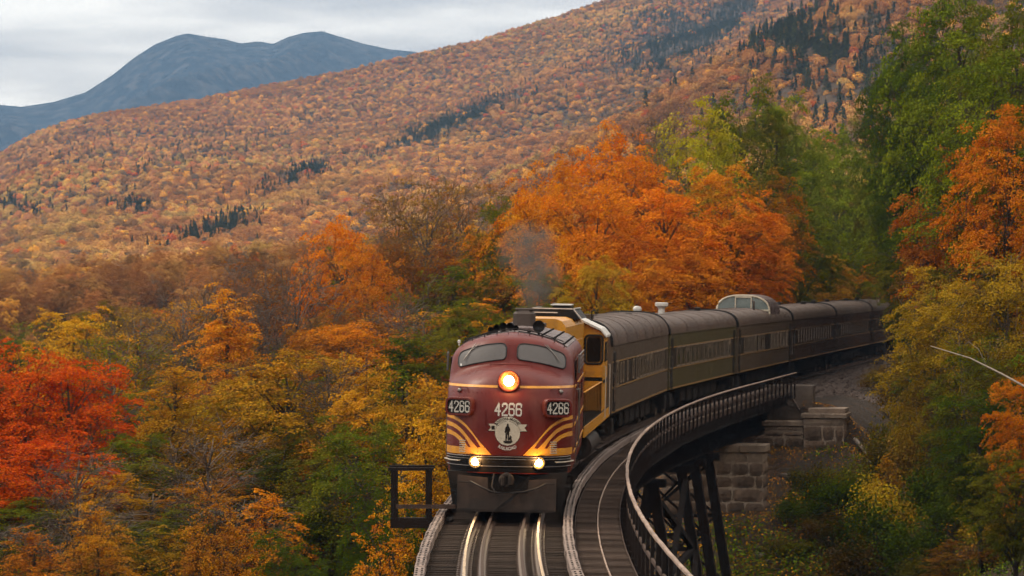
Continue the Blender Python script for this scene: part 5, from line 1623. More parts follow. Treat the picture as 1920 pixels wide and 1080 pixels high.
raster('road_number', -.42, .42, 2.32, 2.74, .0105, number_fn('4266', -.305, 2.385, .265, .088), lambda u, v: onto(u, v, .008), [M['lettering']], loco)
# nose doors: thin seams and a vertical grab
for x in (-.53, .49):
    p = onto(x, 2.50, .03); q = onto(x, 2.05, .03)
    MB().tube([onto(x, 2.50, 0), p, q, onto(x, 2.05, 0)], .013, 5).build('grab_iron', M['maroon'], loco)
sm = MB()
for x in (-.62, .62):
    sm.bar(onto(x, 2.85, .002), onto(x, 1.45, .002), .008, .008)
sm.build('door_seam', M['rubber'], loco)
rvn = MB()
def rivet_row(pts_):
    for p in pts_: rvn.box(tuple(p), (.016, .016, .016))
rivet_row([onto(-1.42 + .1 * i, 1.428, .004) for i in range(29)])
for x in (-.70, .70): rivet_row([onto(x, 1.50 + .10 * i, .004) for i in range(13)])
for x in (-.07, .07): rivet_row([onto(x, 3.60 + .08 * i, .004) for i in range(6)])
rivet_row([onto(-1.35 + .1 * i, 2.90, .004) for i in range(28) if abs(-1.35 + .1 * i) > .35])
tag(rvn.build('nose_rivets', M['maroon'], loco), kind='stuff')
decal('road_grime', -1.40, 1.40, lambda x: 1.405, lambda x: 1.425, 30, 1, M['under'], loco, off=.005)
for x in (-.98, .98):
    q_ = [onto(x, 2.98, 0), onto(x, 2.98, .06), onto(x * 1.18, 2.98, .06), onto(x * 1.18, 2.98, 0)]
    MB().tube(q_, .012, 5).build('grab_iron', M['maroon'], loco)
MB().tube([onto(-.5, 3.50, 0), onto(-.5, 3.50, .05), onto(.5, 3.50, .05), onto(.5, 3.50, 0)], .010, 5).build('grab_iron', M['maroon'], loco)
# headlight
def headlight(c, r, parent, name='headlight', ring='maroon', depth=.26, hot=.55, power=50, spot=True, lab=None):
    c = Vector(c)
    hl = MB(); hl.lathe(c, [(depth, r * 1.12), (0.02, r * 1.12), (-.03, r * 1.06), (-.035, r * .98), (.0, r * .90)], 28, 'Y')
    h_ = hl.build(name, M[ring], parent, smooth=True, angle=40)
    if lab: h_['label'] = lab
    rf_ = MB(); rf_.lathe(c + Vector((0, .0, 0)), [(.0, r * .92), (.03, r * .75), (.05, r * hot)], 24, 'Y'); rf_.build('reflector', M['lampring'], h_, smooth=True)
    ln = MB(); ln.lathe(c, [(-.012, .0001), (.0, r * hot * .7), (.045, r * hot)], 20, 'Y'); ln.build('lens', M['lamp'], h_, smooth=True)
    if spot:
        gl_ = bpy.data.lights.new('headlight_glow', 'POINT'); gl_.energy = power * .22; gl_.color = (1, .55, .2); gl_.shadow_soft_size = r * .4
        go_ = bpy.data.objects.new('headlight_glow', gl_); COL.objects.link(go_); go_.parent = h_; go_.location = c + Vector((0, -.16, 0))
        ld = bpy.data.lights.new('headlight_beam', 'SPOT'); ld.energy = power; ld.color = (1, .72, .38); ld.spot_size = R(70); ld.spot_blend = .6; ld.shadow_soft_size = r * .5
        lo = bpy.data.objects.new('headlight_beam', ld); COL.objects.link(lo); lo.parent = h_; lo.location = c + Vector((0, -.10, 0))
        lo.rotation_euler = (R(90 - 9), 0, 0); lo.rotation_euler = Vector((0, -1, -.14)).to_track_quat('-Z', 'Y').to_euler()
    return h_
headlight((0, .14, 3.19), .245, loco, power=HEAD_W, hot=.72, lab='big round upper headlight')
for x in (-.76, .74):
    headlight((x, onto(x, 1.27, 0).y - .03, 1.27), .15, loco, depth=.1, hot=.86, ring='black', power=DITCH_W, lab='small round lower headlight')
for x in (-1.18, 1.22):
    p = onto(x, 2.93, .0); MB().lathe((p.x, p.y, p.z), [(.04, .06), (-.03, .06), (-.07, .04), (-.085, .001)], 14, 'Y').build('class_light', M['steel'], loco, smooth=True)
# number boards
def round_rect(w, h, r_, n=5):
    pts = []
    for cx, cz, a0 in ((w / 2 - r_, h / 2 - r_, 0), (-w / 2 + r_, h / 2 - r_, 90), (-w / 2 + r_, -h / 2 + r_, 180), (w / 2 - r_, -h / 2 + r_, 270)):
        for k_ in range(n + 1):
            a = R(a0 + 90 * k_ / n); pts.append((cx + r_ * cos(a), cz + r_ * sin(a)))
    return pts
for sg in (-1, 1):
    ang = sg * R(24); Mx = Matrix.Translation((sg * 1.18, .20, 2.565)) @ Matrix.Rotation(ang, 4, 'Z')
    def local(pts_): return [tuple(Mx @ Vector(p)) for p in pts_]
    oo = round_rect(.72, .44, .14); ii = round_rect(.60, .33, .09); n = len(oo)
    nb = MB()
    vs_ = [(x, .9, z) for x, z in oo] + [(x, .03, z) for x, z in oo] + [(x * .96, -.01, z * .95) for x, z in oo] + [(x, -.01, z) for x, z in ii] + [(x, .03, z) for x, z in ii]
    fs_ = []
    for r_ in range(4):
        for k_ in range(n):
            l = (k_ + 1) % n; fs_.append((r_ * n + k_, r_ * n + l, (r_ + 1) * n + l, (r_ + 1) * n + k_))
    nb.add(local(vs_), fs_)
    nbo = nb.build('number_board', M['maroon'], loco, smooth=True, angle=45)
    MB().add(local([(x, .028, z) for x, z in ii]), [tuple(range(n))]).build('board_glass', M['black'], nbo)
    raster('road_number', -.30, .30, -.16, .16, .0095, number_fn('4266', -.262, -.12, .24, .07, .60, .72), lambda u, v, Mx=Mx: Mx @ Vector((u, .022, v)), [M['lettering']], nbo)
# anticlimber band, chrome lines, hand rails, lower front
def hoop(z, r_, m, name, x0=-1.46, x1=1.46, off=.02, n=36):
    MB().tube([onto(x0 + (x1 - x0) * i / n, z, off) for i in range(n + 1)], r_, 5).build(name, M[m], loco, smooth=True)
decal('black_skirt', -1.46, 1.46, lambda x: 1.03, lambda x: 1.40, 40, 4, M['black'], loco, off=.006)
for z in (1.405, 1.345, 1.175): hoop(z, .012, 'steel', 'chrome_line')
for x0, x1 in ((-1.47, -1.12), (1.12, 1.47)):
    MB().tube([onto(x0, 1.29, .0), onto(x0, 1.29, .07), onto((x0 + x1) / 2, 1.29, .08), onto(x1, 1.29, .07), onto(x1, 1.29, 0)], .017, 6).build('hand_rail', M['cream'], loco)
# pilot, plow, coupler
fp = MB()
fp.prism_y([(-1.42, 1.03), (1.42, 1.03), (1.34, .55), (1.28, .18), (-1.28, .18), (-1.34, .55)], .34, .80)
fp.build('pilot', M['black'], loco)
def plow_pt(x, z):
    y = -.05 + .10 * abs(x) - .30 * (0.9 - z) * .55 + .06 * (abs(x) > .95)
    return (x, y, z)
def plow_side(name, xs_, zt, zb):
    mb = MB()
    for i, x in enumerate(xs_):
        for j in range(6):
            z = zb(x) + (zt(x) - zb(x)) * j / 5
            mb.v.append(plow_pt(x, z))
    nv = len(mb.v)
    mb.v += [(x, y + .05, z) for (x, y, z) in mb.v]
    k_ = 6
    for i in range(len(xs_) - 1):
        for j in range(5):
            q = (i * k_ + j, (i + 1) * k_ + j, (i + 1) * k_ + j + 1, i * k_ + j + 1); mb.f.append(q); mb.f.append(tuple(nv + a for a in reversed(q)))
        q = (i * k_ + 5, (i + 1) * k_ + 5); mb.f.append((q[0], q[1], nv + q[1], nv + q[0]))
        q = (i * k_, (i + 1) * k_); mb.f.append((q[1], q[0], nv + q[0], nv + q[1]))
    mb.m = [0] * len(mb.f)
    return mb.build(name, M['plow'], loco, smooth=True, angle=30)
zt_ = prof([(-1.18, .93), (-1.17, .95), (-.45, .90), (-.43, .55), (.50, .55), (.52, .86), (1.17, .90), (1.18, .88)])
plow = plow_side('snow_plow', [-1.17, -1.0, -.8, -.6, -.45, -.43, -.2, 0, .2, .5, .52, .8, 1.0, 1.17], lambda x: float(zt_(x)), lambda x: .10 + .03 * abs(x))
MB().bar((-1.12, -.20, .15), (1.12, -.20, .15), .05, .07).build('plow_lip', M['plow'], plow)
for x0, x1 in ((-1.12, -.82), (.85, 1.12)):
    MB().tube([(x0, -.02, .80), (x0, -.10, .80), (x1, -.12, .79), (x1, -.02, .79)], .014, 5).build('grab_iron', M['black'], plow)
MB().bar((-.20, -.33, .18), (.30, -.28, .60), .05, .05).build('brace', M['black'], plow)
MB().bar((.30, -.26, .60), (.55, -.12, .95), .04, .04).build('brace', M['black'], plow)
for q in ([(-.85, -.16, .82), (-.6, -.26, .70), (-.35, -.34, .60), (-.10, -.36, .57)], [(.95, -.14, .80), (.7, -.24, .68), (.4, -.32, .60), (.1, -.36, .58)], [(-.30, .0, 1.0), (-.34, -.15, .7), (-.2, -.32, .50)]):
    MB().tube(q, .022, 6).build('air_hose', M['rubber'], loco, smooth=True)
cp = MB(); cp.box((0, .15, .88), (.24, .9, .22), bev=.02); cp.lathe((0.0, -.30, .86), [(.20, .13), (.12, .185), (-.02, .185), (-.05, .15), (-.05, .10), (.0, .08), (.02, .001)], 18, 'Y'); cp.box((.10, -.36, .87), (.10, .18, .26), bev=.03); cp.box((-.07, -.33, .84), (.11, .12, .25), bev=.03)
cp.build('coupler', M['plow'], loco, smooth=True, angle=40)
MB().box((0, .30, 1.22), (.34, .14, .22), bev=.02).build('coupler_pocket', M['plow'], loco)
# roof sheet, seams, rivets, grab irons, horns, bell, stack
rs = MB(); RC = [(1.30, 3.945), (1.08, 4.075), (.85, 4.15), (.45, 4.235), (0, 4.30)]
sec = [(-x, z) for x, z in RC] + [(x, z) for x, z in reversed(RC[:-1])]
def roof_piece(y0, y1, lift):
    mb = MB(); n = len(sec); mb.v = [(x, y0, z + lift) for x, z in sec] + [(x, y1, z + lift) for x, z in sec] + [(x, y0, z - .01) for x, z in sec] + [(x, y1, z - .01) for x, z in sec]
    mb.f = [(i, i + 1, n + i + 1, n + i) for i in range(n - 1)] + [(2 * n + i, 2 * n + i + 1, i + 1, i) for i in range(n - 1)] + [(n + i, n + i + 1, 3 * n + i + 1, 3 * n + i) for i in range(n - 1)]
    mb.m = [0] * len(mb.f); return mb
for i, (y0, y1) in enumerate(((3.15, 5.42), (5.43, 8.22), (8.23, 11.42), (11.43, 15.0))):
    rp_ = roof_piece(y0, y1, .022).build('roof_panel', M['roof'], loco, smooth=True, angle=40)
    rv = MB(); 
    for yy in np.arange(y0 + .15, y1, .42):
        for xx, zz in ((1.22, 4.0), (.95, 4.125), (.66, 4.20), (-.66, 4.20), (-.95, 4.125), (-1.22, 4.0), (.33, 4.268), (-.33, 4.268)):
            rv.box((xx, yy, zz + .03), (.045, .045, .035))
    tag(rv.build('rivet', M['black'], rp_), kind='stuff')
def roof_z(x):
    return float(np.interp(abs(x), [0, .45, .85, 1.08, 1.30], [4.30, 4.235, 4.15, 4.075, 3.945]))
for y_, xs_, zo in ((2.55, [-1.24, -1.0, -.7, -.4, -.12], .05), (2.55, [.12, .4, .7, 1.0, 1.24], .05), (3.25, [-1.2, -.6, 0, .6, 1.2], .09)):
    pts_ = [(x, y_, roof_z(x) + zo + .0) for x in xs_]
    g = MB(); g.tube([(pts_[0][0], y_, pts_[0][2] - .10)] + pts_ + [(pts_[-1][0], y_, pts_[-1][2] - .10)], .013, 5); 
    for p in pts_[1:-1]: g.tube([p, (p[0], p[1], p[2] - .09)], .011, 4)
    g.build('grab_iron', M['black'], loco)
def horn(x, y, z, r_, L_=.5):
    h_ = MB(); h_.lathe((x, y, z), [(L_, .03), (.25, .035), (.10, r_ * .55), (.02, r_), (0, r_), (.06, r_ * .6), (.16, .001)], 16, 'Y'); h_.box((x, y + L_ * .6, z - r_ * .5 - .03), (.04, .08, .16)); h_.build('horn', M['black'], loco, smooth=True, angle=40)
for x, z, r_ in ((-.64, 4.30, .075), (-.50, 4.355, .085), (-.335, 4.40, .095), (-.16, 4.40, .095), (-.02, 4.355, .075)):
    horn(x, 4.6, z + .02, r_)
bl = MB(); bl.lathe((.56, 4.3, 4.435), [(.20, .05), (.16, .12), (0.02, .15), (.0, .15), (.03, .12), (.10, .001)], 20, 'Y'); bl.box((.56, 4.4, 4.26), (.06, .16, .16)); bl.build('bell', M['black'], loco, smooth=True, angle=40)
stk = MB(); stk.box((.09, 7.6, 4.52), (.56, .9, .58), bev=.10); stk.box((.09, 7.6, 4.825), (.46, .74, .05), bev=.01); stk.build('exhaust_stack', M['soot'], loco)
hat = MB(); hat.lathe((.10, 6.0, 4.28), [(0, .42), (.09, .42), (.12, .36), (.14, .001)], 26, 'Z'); hat.build('roof_fan', M['roof'], loco, smooth=True, angle=30)
for y_ in (9.6, 10.9, 12.2, 13.5):
    h_ = MB(); h_.lathe((0, y_, 4.30), [(0, .5), (.10, .5), (.12, .42), (.12, .001)], 24, 'Z'); h_.build('roof_fan', M['soot'], loco, smooth=True, angle=30)
wl_ = MB(); wl_.box((-1.32, 2.6, 4.05), (.07, .07, .09), bev=.015); wl_.box((-1.32, 2.6, 3.99), (.03, .03, .08)); wl_.build('marker_light', M['white'], loco)
# sides: cab door, windows, mirrors, belt stripe, louvres, steps
for sg in (-1, 1):
    xs_ = sg * 1.525
    MB().box((xs_, 3.35, 3.42), (.03, .72, .50), bev=.01).build('side_window', M['dark_glass'], loco)
    MB().box((xs_, 4.35, 2.60), (.03, .62, 2.2), bev=.01).build('cab_door', M['maroon'], loco)
    MB().box((sg * 1.60, 2.95, 3.56), (.05, .16, .46), bev=.01).build('mirror', M['glass'], loco)
    MB().tube([(sg * 1.52, 2.3, 3.10), (sg * 1.66, 2.25, 3.13), (sg * 1.72, 2.22, 3.20)], .018, 5).build('wind_lamp', M['maroon'], loco)
    MB().tube([(sg * 1.525, 3.95, 1.5), (sg * 1.60, 3.95, 1.5), (sg * 1.60, 3.95, 2.9), (sg * 1.525, 3.95, 2.9)], .018, 5).build('hand_rail', M['steel'], loco)
    MB().tube([(sg * 1.525, 4.75, 1.5), (sg * 1.60, 4.75, 1.5), (sg * 1.60, 4.75, 2.9), (sg * 1.525, 4.75, 2.9)], .018, 5).build('hand_rail', M['steel'], loco)
    gl = MB()
    for z in (3.30, 3.42, 3.54, 3.66): gl.box((xs_, 9.6, z), (.03, 9.4, .045))
    gl.build('side_grille', M['roof'], loco)
    for z in (1.44, 2.10, 3.02): MB().box((sg * 1.522, 8.6, z), (.016, 12.6, .055)).build('belt_stripe', M['gold'], loco)
    for y_ in (6.8, 11.3): MB().lathe((sg * 1.51, y_, 2.7), [(0, .26), (.03 * sg, .26), (.03 * sg, .20), (.01 * sg, .001)], 20, 'X').build('porthole', M['dark_glass'], loco)
    for z in (.45, .75): MB().box((sg * 1.38, 4.35, z), (.22, .5, .04)).build('step', M['under'], loco)
    MB().bar((sg * 1.45, 4.1, .35), (sg * 1.45, 4.1, 1.1), .04, .05).build('step_hanger', M['under'], loco)
    MB().bar((sg * 1.45, 14.6, .30), (sg * 1.45, 14.6, 1.1), .04, .05).build('step_hanger', M['under'], loco)
    MB().tube([(sg * 1.53, .0 + 2.4, 1.15), (sg * 1.57, 2.4, 1.15), (sg * 1.57, 2.4, 2.3)], .012, 5).build('hand_rail', M['steel'], loco)
un = MB(); un.box((0, 7.6, .78), (2.5, 3.6, .62), bev=.1); un.build('fuel_tank', M['under'], loco)
un = MB(); un.box((0, 8.2, 1.03), (2.6, 13.6, .16)); un.build('underframe', M['under'], loco)
wheelset_truck(loco, 3.6, 2, 2.74); wheelset_truck(loco, 12.2, 2, 2.74)

# ------------------------------------------------------------------ the yellow hood unit
gpu = vehicle('hood_locomotive', 16.3, 16.9, (3.4, 13.0), 'yellow hood locomotive with a dark roof box coupled behind the maroon one', 'locomotive')
hs_ = [(-.92, 1.5), (-.92, 4.24), (-.80, 4.41), (-.62, 4.48), (.62, 4.48), (.80, 4.41), (.92, 4.24), (.92, 1.5)]
MB().prism_y(hs_, .9, 11.0).build('long_hood', M['yellow'], gpu, smooth=True, angle=30)
MB().prism_y([(x * .98, min(z, 3.5)) for x, z in hs_], 13.9, 16.0).build('short_hood', M['yellow'], gpu, smooth=True, angle=30)
for i in range(7):
    y_ = 1.7 + i * 1.3
    for sg in (-1, 1):
        d_ = MB(); d_.box((sg * .93, y_, 2.75), (.03, 1.1, 2.1), bev=.01); d_.build('hood_door', M['yellow'], gpu)
cab = MB(); cs_ = [(-1.52, 1.5), (-1.55, 3.86), (-1.40, 4.02), (-.5, 4.44), (.5, 4.44), (1.40, 4.02), (1.55, 3.86), (1.52, 1.5)]
cab.prism_y(cs_, 11.0, 13.85); cab_o = cab.build('cab', M['yellow'], gpu, smooth=True, angle=25)
rf2 = MB(); rs_ = [(-1.62, 3.84), (-1.44, 4.05), (-.5, 4.475), (.5, 4.475), (1.44, 4.05), (1.62, 3.84)]
n = len(rs_)
rf2.v = [(x, y_, z + dz) for (y_, dz) in ((10.85, .03), (14.0, .03), (10.85, -.035), (14.0, -.035)) for x, z in rs_]
rf2.f = [(i, i + 1, n + i + 1, n + i) for i in range(n - 1)] + [(2 * n + i, 2 * n + i + 1, i + 1, i) for i in range(n - 1)] + [(2 * n + i + 1, 2 * n + i, 3 * n + i, 3 * n + i + 1) for i in range(n - 1)] + [(n + i, n + i + 1, 3 * n + i + 1, 3 * n + i) for i in range(n - 1)] + [(0, n, 3 * n, 2 * n), (n - 1, 3 * n - 1, 4 * n - 1, 2 * n - 1)]
rf2.m = [0] * len(rf2.f); rf2.build('cab_roof', M['white'], gpu)
for sg in (-1, 1):
    w = MB(); w.add([(sg * x, 10.985, z) for x, z in [(a + 1.235, b + 3.42) for a, b in round_rect(.44, .78, .09)]], [tuple(range(24))] if sg > 0 else [tuple(reversed(range(24)))])
    wf = MB(); rr1 = round_rect(.54, .88, .12); pts_ = [(sg * (a + 1.235), 10.985, b + 3.42) for a, b in rr1]; wf.tube(pts_ + [pts_[0]], .04, 6, cap=False)
    g = wf.build('cab_window', M['rubber'], gpu, smooth=True); w.build('pane', M['dark_glass'], g)
    MB().box((sg * 1.235, 10.975, 2.15), (.50, .02, 1.25), bev=.005).build('cab_door', M['yellow'], gpu)
    MB().box((sg * 1.235, 10.97, 2.50), (.56, .012, .12)).build('door_band', M['black'], gpu)
    MB().box((sg * 1.555, 12.4, 3.35), (.03, 1.5, .62), bev=.01).build('side_window', M['dark_glass'], gpu)
    MB().box((sg * 1.545, 12.4, 2.42), (.02, 2.7, .10)).build('door_band', M['black'], gpu)
    MB().box((sg * 1.18, 8.45, 1.44), (.64, 16.3, .12)).build('walkway', M['under'], gpu)
    MB().bar((sg * 1.50, .4, 1.30), (sg * 1.50, 16.5, 1.30), .05, .30).build('side_sill', M['yellow'], gpu)
    hr = MB().tube([(sg * 1.49, .5, 2.42), (sg * 1.49, 11.0, 2.42)], .026, 6).build('hand_rail', M['gold'], gpu, smooth=True)
    stn = MB().tube([(0, 0, 0), (0, 0, 1.3)], .018, 5).mesh('stanchion', M['under'])
    for i in range(11): link_mesh('stanchion', stn, hr, (sg * 1.49, .5 + i * 1.02, 1.12))
    tk = MB(); tk.tube([(sg * 1.12, 5.6, .62), (sg * 1.12, 10.6, .62)], .37, 16); tk.build('fuel_tank', M['steel'] if sg > 9 else M['plow'], gpu, smooth=True, angle=40)
    for k_ in range(5): MB().box((sg * 1.45, 11.5 + .0, 1.05 - k_ * .19), (.26, .5, .03)).build('step', M['under'], gpu)
    for z in (2.62, 2.9, 3.2): pass
    MB().tube([(sg * 1.56, 11.05, 1.3), (sg * 1.62, 11.0, 1.3), (sg * 1.62, 11.0, 2.9), (sg * 1.56, 11.05, 2.9)], .013, 5).build('grab_iron', M['white'], gpu)
    MB().tube([(sg * 1.56, 14.0, 1.3), (sg * 1.62, 14.0, 1.3), (sg * 1.62, 14.0, 2.9), (sg * 1.56, 14.0, 2.9)], .013, 5).build('grab_iron', M['white'], gpu)
bx = MB(); bo = [(-.50, 4.42), (-.40, 4.70), (.80, 4.70), (1.02, 4.42)]; bx.prism_y(bo, 6.4, 10.5); rb = bx.build('roof_box', M['black'], gpu)
for a, b in (((-.40, 6.4, 4.72), (.82, 6.4, 4.72)), ((.82, 6.4, 4.72), (1.06, 6.4, 4.44)), ((-.40, 6.4, 4.72), (-.52, 6.4, 4.44)), ((.82, 6.38, 4.72), (.82, 10.5, 4.72)), ((-.40, 6.38, 4.72), (-.40, 10.5, 4.72)), ((-.38, 6.37, 4.60), (.35, 6.37, 4.60))):
    MB().bar(a, b, .04, .03).build('edge_trim', M['white'], rb)
for i in range(3):
    MB().box((.42, 7.0 + i * .9, 4.83), (.62 - .05 * i, .7, .03)).build('roof_slat', M['white'], rb)
    MB().box((.42, 7.0 + i * .9, 4.76), (.5, .6, .09)).build('roof_block', M['black'], rb)
MB().lathe((.72, 10.4, 4.42), [(0, .03), (.28, .03)], 8, 'Z').build('whistle', M['black'], gpu)
MB().tube([(1.1, 12.0, 4.3), (1.1, 12.0, 4.62), (1.22, 12.0, 4.64)], .035, 6).build('vent_pipe', M['black'], gpu)
MB().box((0, 8.4, 1.25), (2.5, 16.4, .28)).build('underframe', M['under'], gpu)
MB().box((0, .35, 1.0), (2.9, .12, .9)).build('end_plate', M['black'], gpu)
wheelset_truck(gpu, 3.4, 2, 2.74); wheelset_truck(gpu, 13.0, 2, 2.74)

# ------------------------------------------------------------------ passenger cars
def coach(i, name, paint, roofm, label, crest=4.14, win='even', eave=3.42, stripe='striping', band=None):
    s0 = 34.1 + i * 25.88; L = 25.35
    e_ = vehicle(name, s0, L, (3.2, L - 3.2), label, 'passenger car', 'passenger cars of the train')
    hw = 1.51
    MB().prism_y([(-hw, 1.14), (-hw, eave), (hw, eave), (hw, 1.14)], 0.12, L).build('body', M[paint], e_)
    # curved roof
    n = 15; rf_ = MB(); pts = []
    for k_ in range(n + 1):
        a = pi * k_ / n; ce, se = cos(a), sin(a)
        pts.append((-(hw + .02) * (1 if ce > 0 else -1) * abs(ce) ** .62, eave - .03 + (crest - eave + .03) * abs(se) ** .85))
    rf_.prism_y(pts, .10, L + .02)
    roof = rf_.build('roof', M[roofm], e_, smooth=True, angle=60)
    for y_ in np.arange(2.2, L, 3.9):
        MB().tube([(x * 1.004, float(y_), z * 1.0 + .012) for x, z in pts], .007, 4, cap=False).build('roof_seam', M[roofm], roof)
    g = MB(); g.tube([(x * .99, .10, z * 1.0 + .01) for x, z in pts], .05, 5, cap=False); g.build('end_flashing', M['black'], roof)
    MB().tube([(x * .99, L, z * 1.0 + .01) for x, z in pts], .05, 5, cap=False).build('end_flashing', M['black'], roof)
    for sg in (-1, 1):
        for z, h_ in ((2.86, .05), (2.01, .055), (1.20, .06)):
            MB().box((sg * (hw + .005), L / 2, z), (.022, L - .5, h_)).build('belt_stripe', M[stripe], e_)
        MB().box((sg * (hw + .004), L / 2, eave - .02), (.03, L - .3, .04)).build('drip_rail', M[paint], e_)
        MB().box((sg * (hw + .001), L / 2, 2.44), (.012, L - 1.6, .78)).build('window_band', M['bandpaint'], e_)
        # windows
        if win == 'even': ys = [(3.0 + k_ * 1.62, 1.02) for k_ in range(13)]
        elif win == 'combine': ys = [(2.2, .62), (3.5, .32), (4.5, .32), (6.2, .32), (8.6, .5)] + [(10.4 + k_ * 1.55, .86) for k_ in range(9)]
        elif win == 'dome': ys = [(3.2 + k_ * 1.45, .8) for k_ in range(4)] + [(9.4, .95), (11.1, .95)] + [(15.2 + k_ * 1.5, .9) for k_ in range(6)]
        else: ys = [(3.2 + k_ * 1.45, .82) for k_ in range(14)]
        wcache = {}; ub0 = random.Random(i * 7 + sg)
        for (y_, w) in ys:
            if w not in wcache:
                fr = MB(); hh = .70 if win != 'combine' or w > .5 else .56
                for (cy_, cz_, sw, sh) in ((0, hh / 2 + .03, w + .14, .06), (0, -hh / 2 - .04, w + .12, .08), (-w / 2 - .03, 0, .06, hh), (w / 2 + .03, 0, .06, hh)):
                    fr.box((0, cy_, cz_), (.035, sw, sh))
                pn = MB(); pn.box((-.004 * sg, 0, 0), (.014, w, hh))
                bl_ = MB(); bl_.box((.002 * sg, 0, hh * .32), (.016, w * .96, hh * .32))
                wcache[w] = (fr.mesh('window', M['wframe'] if win != 'dark' else M[paint]), pn.mesh('pane', M['dark_glass']), bl_.mesh('blind', M['curtain']))
            f = link_mesh('window', wcache[w][0], e_, (sg * (hw + .012), y_, 2.46))
            link_mesh('pane', wcache[w][1], f)
            if win != 'dark' and ub0.random() < .3:
                b_ = link_mesh('blind', wcache[w][2], f); b_.scale = (1, 1, 1)
        if win == 'combine':
            MB().box((sg * (hw + .01), 6.0 - 4.9, 2.2), (.03, .75, 2.0), bev=.008).build('vestibule_door', M['black'], e_)
        else:
            for y_ in (.85, L - .85):
                MB().box((sg * (hw + .008), y_, 2.2), (.025, .70, 2.05), bev=.008).build('vestibule_door', M['under'], e_)
        for y_ in (.40, L - .3):
            MB().tube([(sg * hw, y_, 1.55), (sg * (hw + .09), y_, 1.55), (sg * (hw + .09), y_, 2.5), (sg * hw, y_, 2.5)], .02, 5).build('grab_iron', M['steel'], e_)
        for y_ in (.8, L - .8):
            MB().box((sg * 1.34, y_, .72), (.34, .75, .5), bev=.02).build('steps', M['under'], e_)
    MB().box((0, .06, 2.35), (1.25, .36, 2.5), bev=.03).build('diaphragm', M['rubber'], e_)
    MB().box((0, L + .10, 2.35), (1.25, .28, 2.5), bev=.03).build('diaphragm', M['rubber'], e_)
    MB().box((0, L / 2, 1.05), (2.6, L - .6, .16)).build('underframe', M['under'], e_)
    ub = random.Random(i)
    for k_ in range(6):
        y_ = 6.6 + k_ * 2.3
        for sg in (-1, 1):
            MB().box((sg * 1.05, y_, .72), (.5, ub.uniform(1.0, 1.9), ub.uniform(.4, .6)), bev=.03).build('equipment_box', M['under'], e_)
    wheelset_truck(e_, 3.2, 2, 2.6, .46); wheelset_truck(e_, L - 3.2, 2, 2.6, .46)
    return e_
c1 = coach(0, 'passenger_car', 'greycoach', 'coachroof', 'grey brown baggage coach with tall black roof pipes right behind the yellow locomotive', crest=4.27, win='combine', eave=3.44)
for x_, y_, r_, h_ in ((-.55, 1.3, .07, .52), (-.22, 2.3, .10, .45)):
    q = MB(); q.lathe((x_, y_, 4.18), [(0, r_ * 2.0), (.10, r_ * 1.6), (.14, r_), (h_, r_), (h_, r_ * 1.35), (h_ + .06, r_ * 1.35), (h_ + .10, .001)], 14, 'Z'); q.build('roof_pipe', M['soot'], c1, smooth=True, angle=40)
q = MB(); q.box((.35, 3.6, 4.30), (.36, .5, .22), bev=.02); q.build('roof_vent', M['greycoach'], c1)
c2 = coach(1, 'passenger_car', 'greencoach', 'coachroof', 'olive green coach with gold lines and white roof vents', crest=4.12)
q = MB(); q.tube([(.05, .8, 4.05), (.05, .8, 4.28), (.05, .6, 4.38), (.2, .3, 4.38)], .13, 12); q.build('roof_vent', M['white'], c2, smooth=True)
q = MB(); q.lathe((.15, 8.0, 4.1), [(0, .14), (.24, .14), (.28, .18), (.36, .28), (.48, .28), (.50, .25)], 18, 'Z'); q.build('roof_vent', M['white'], c2, smooth=True, angle=40)
c3 = coach(2, 'dome_car', 'browncoach', 'coachroof', 'brown coach with a glass observation dome on its roof', crest=4.10, win='dome')
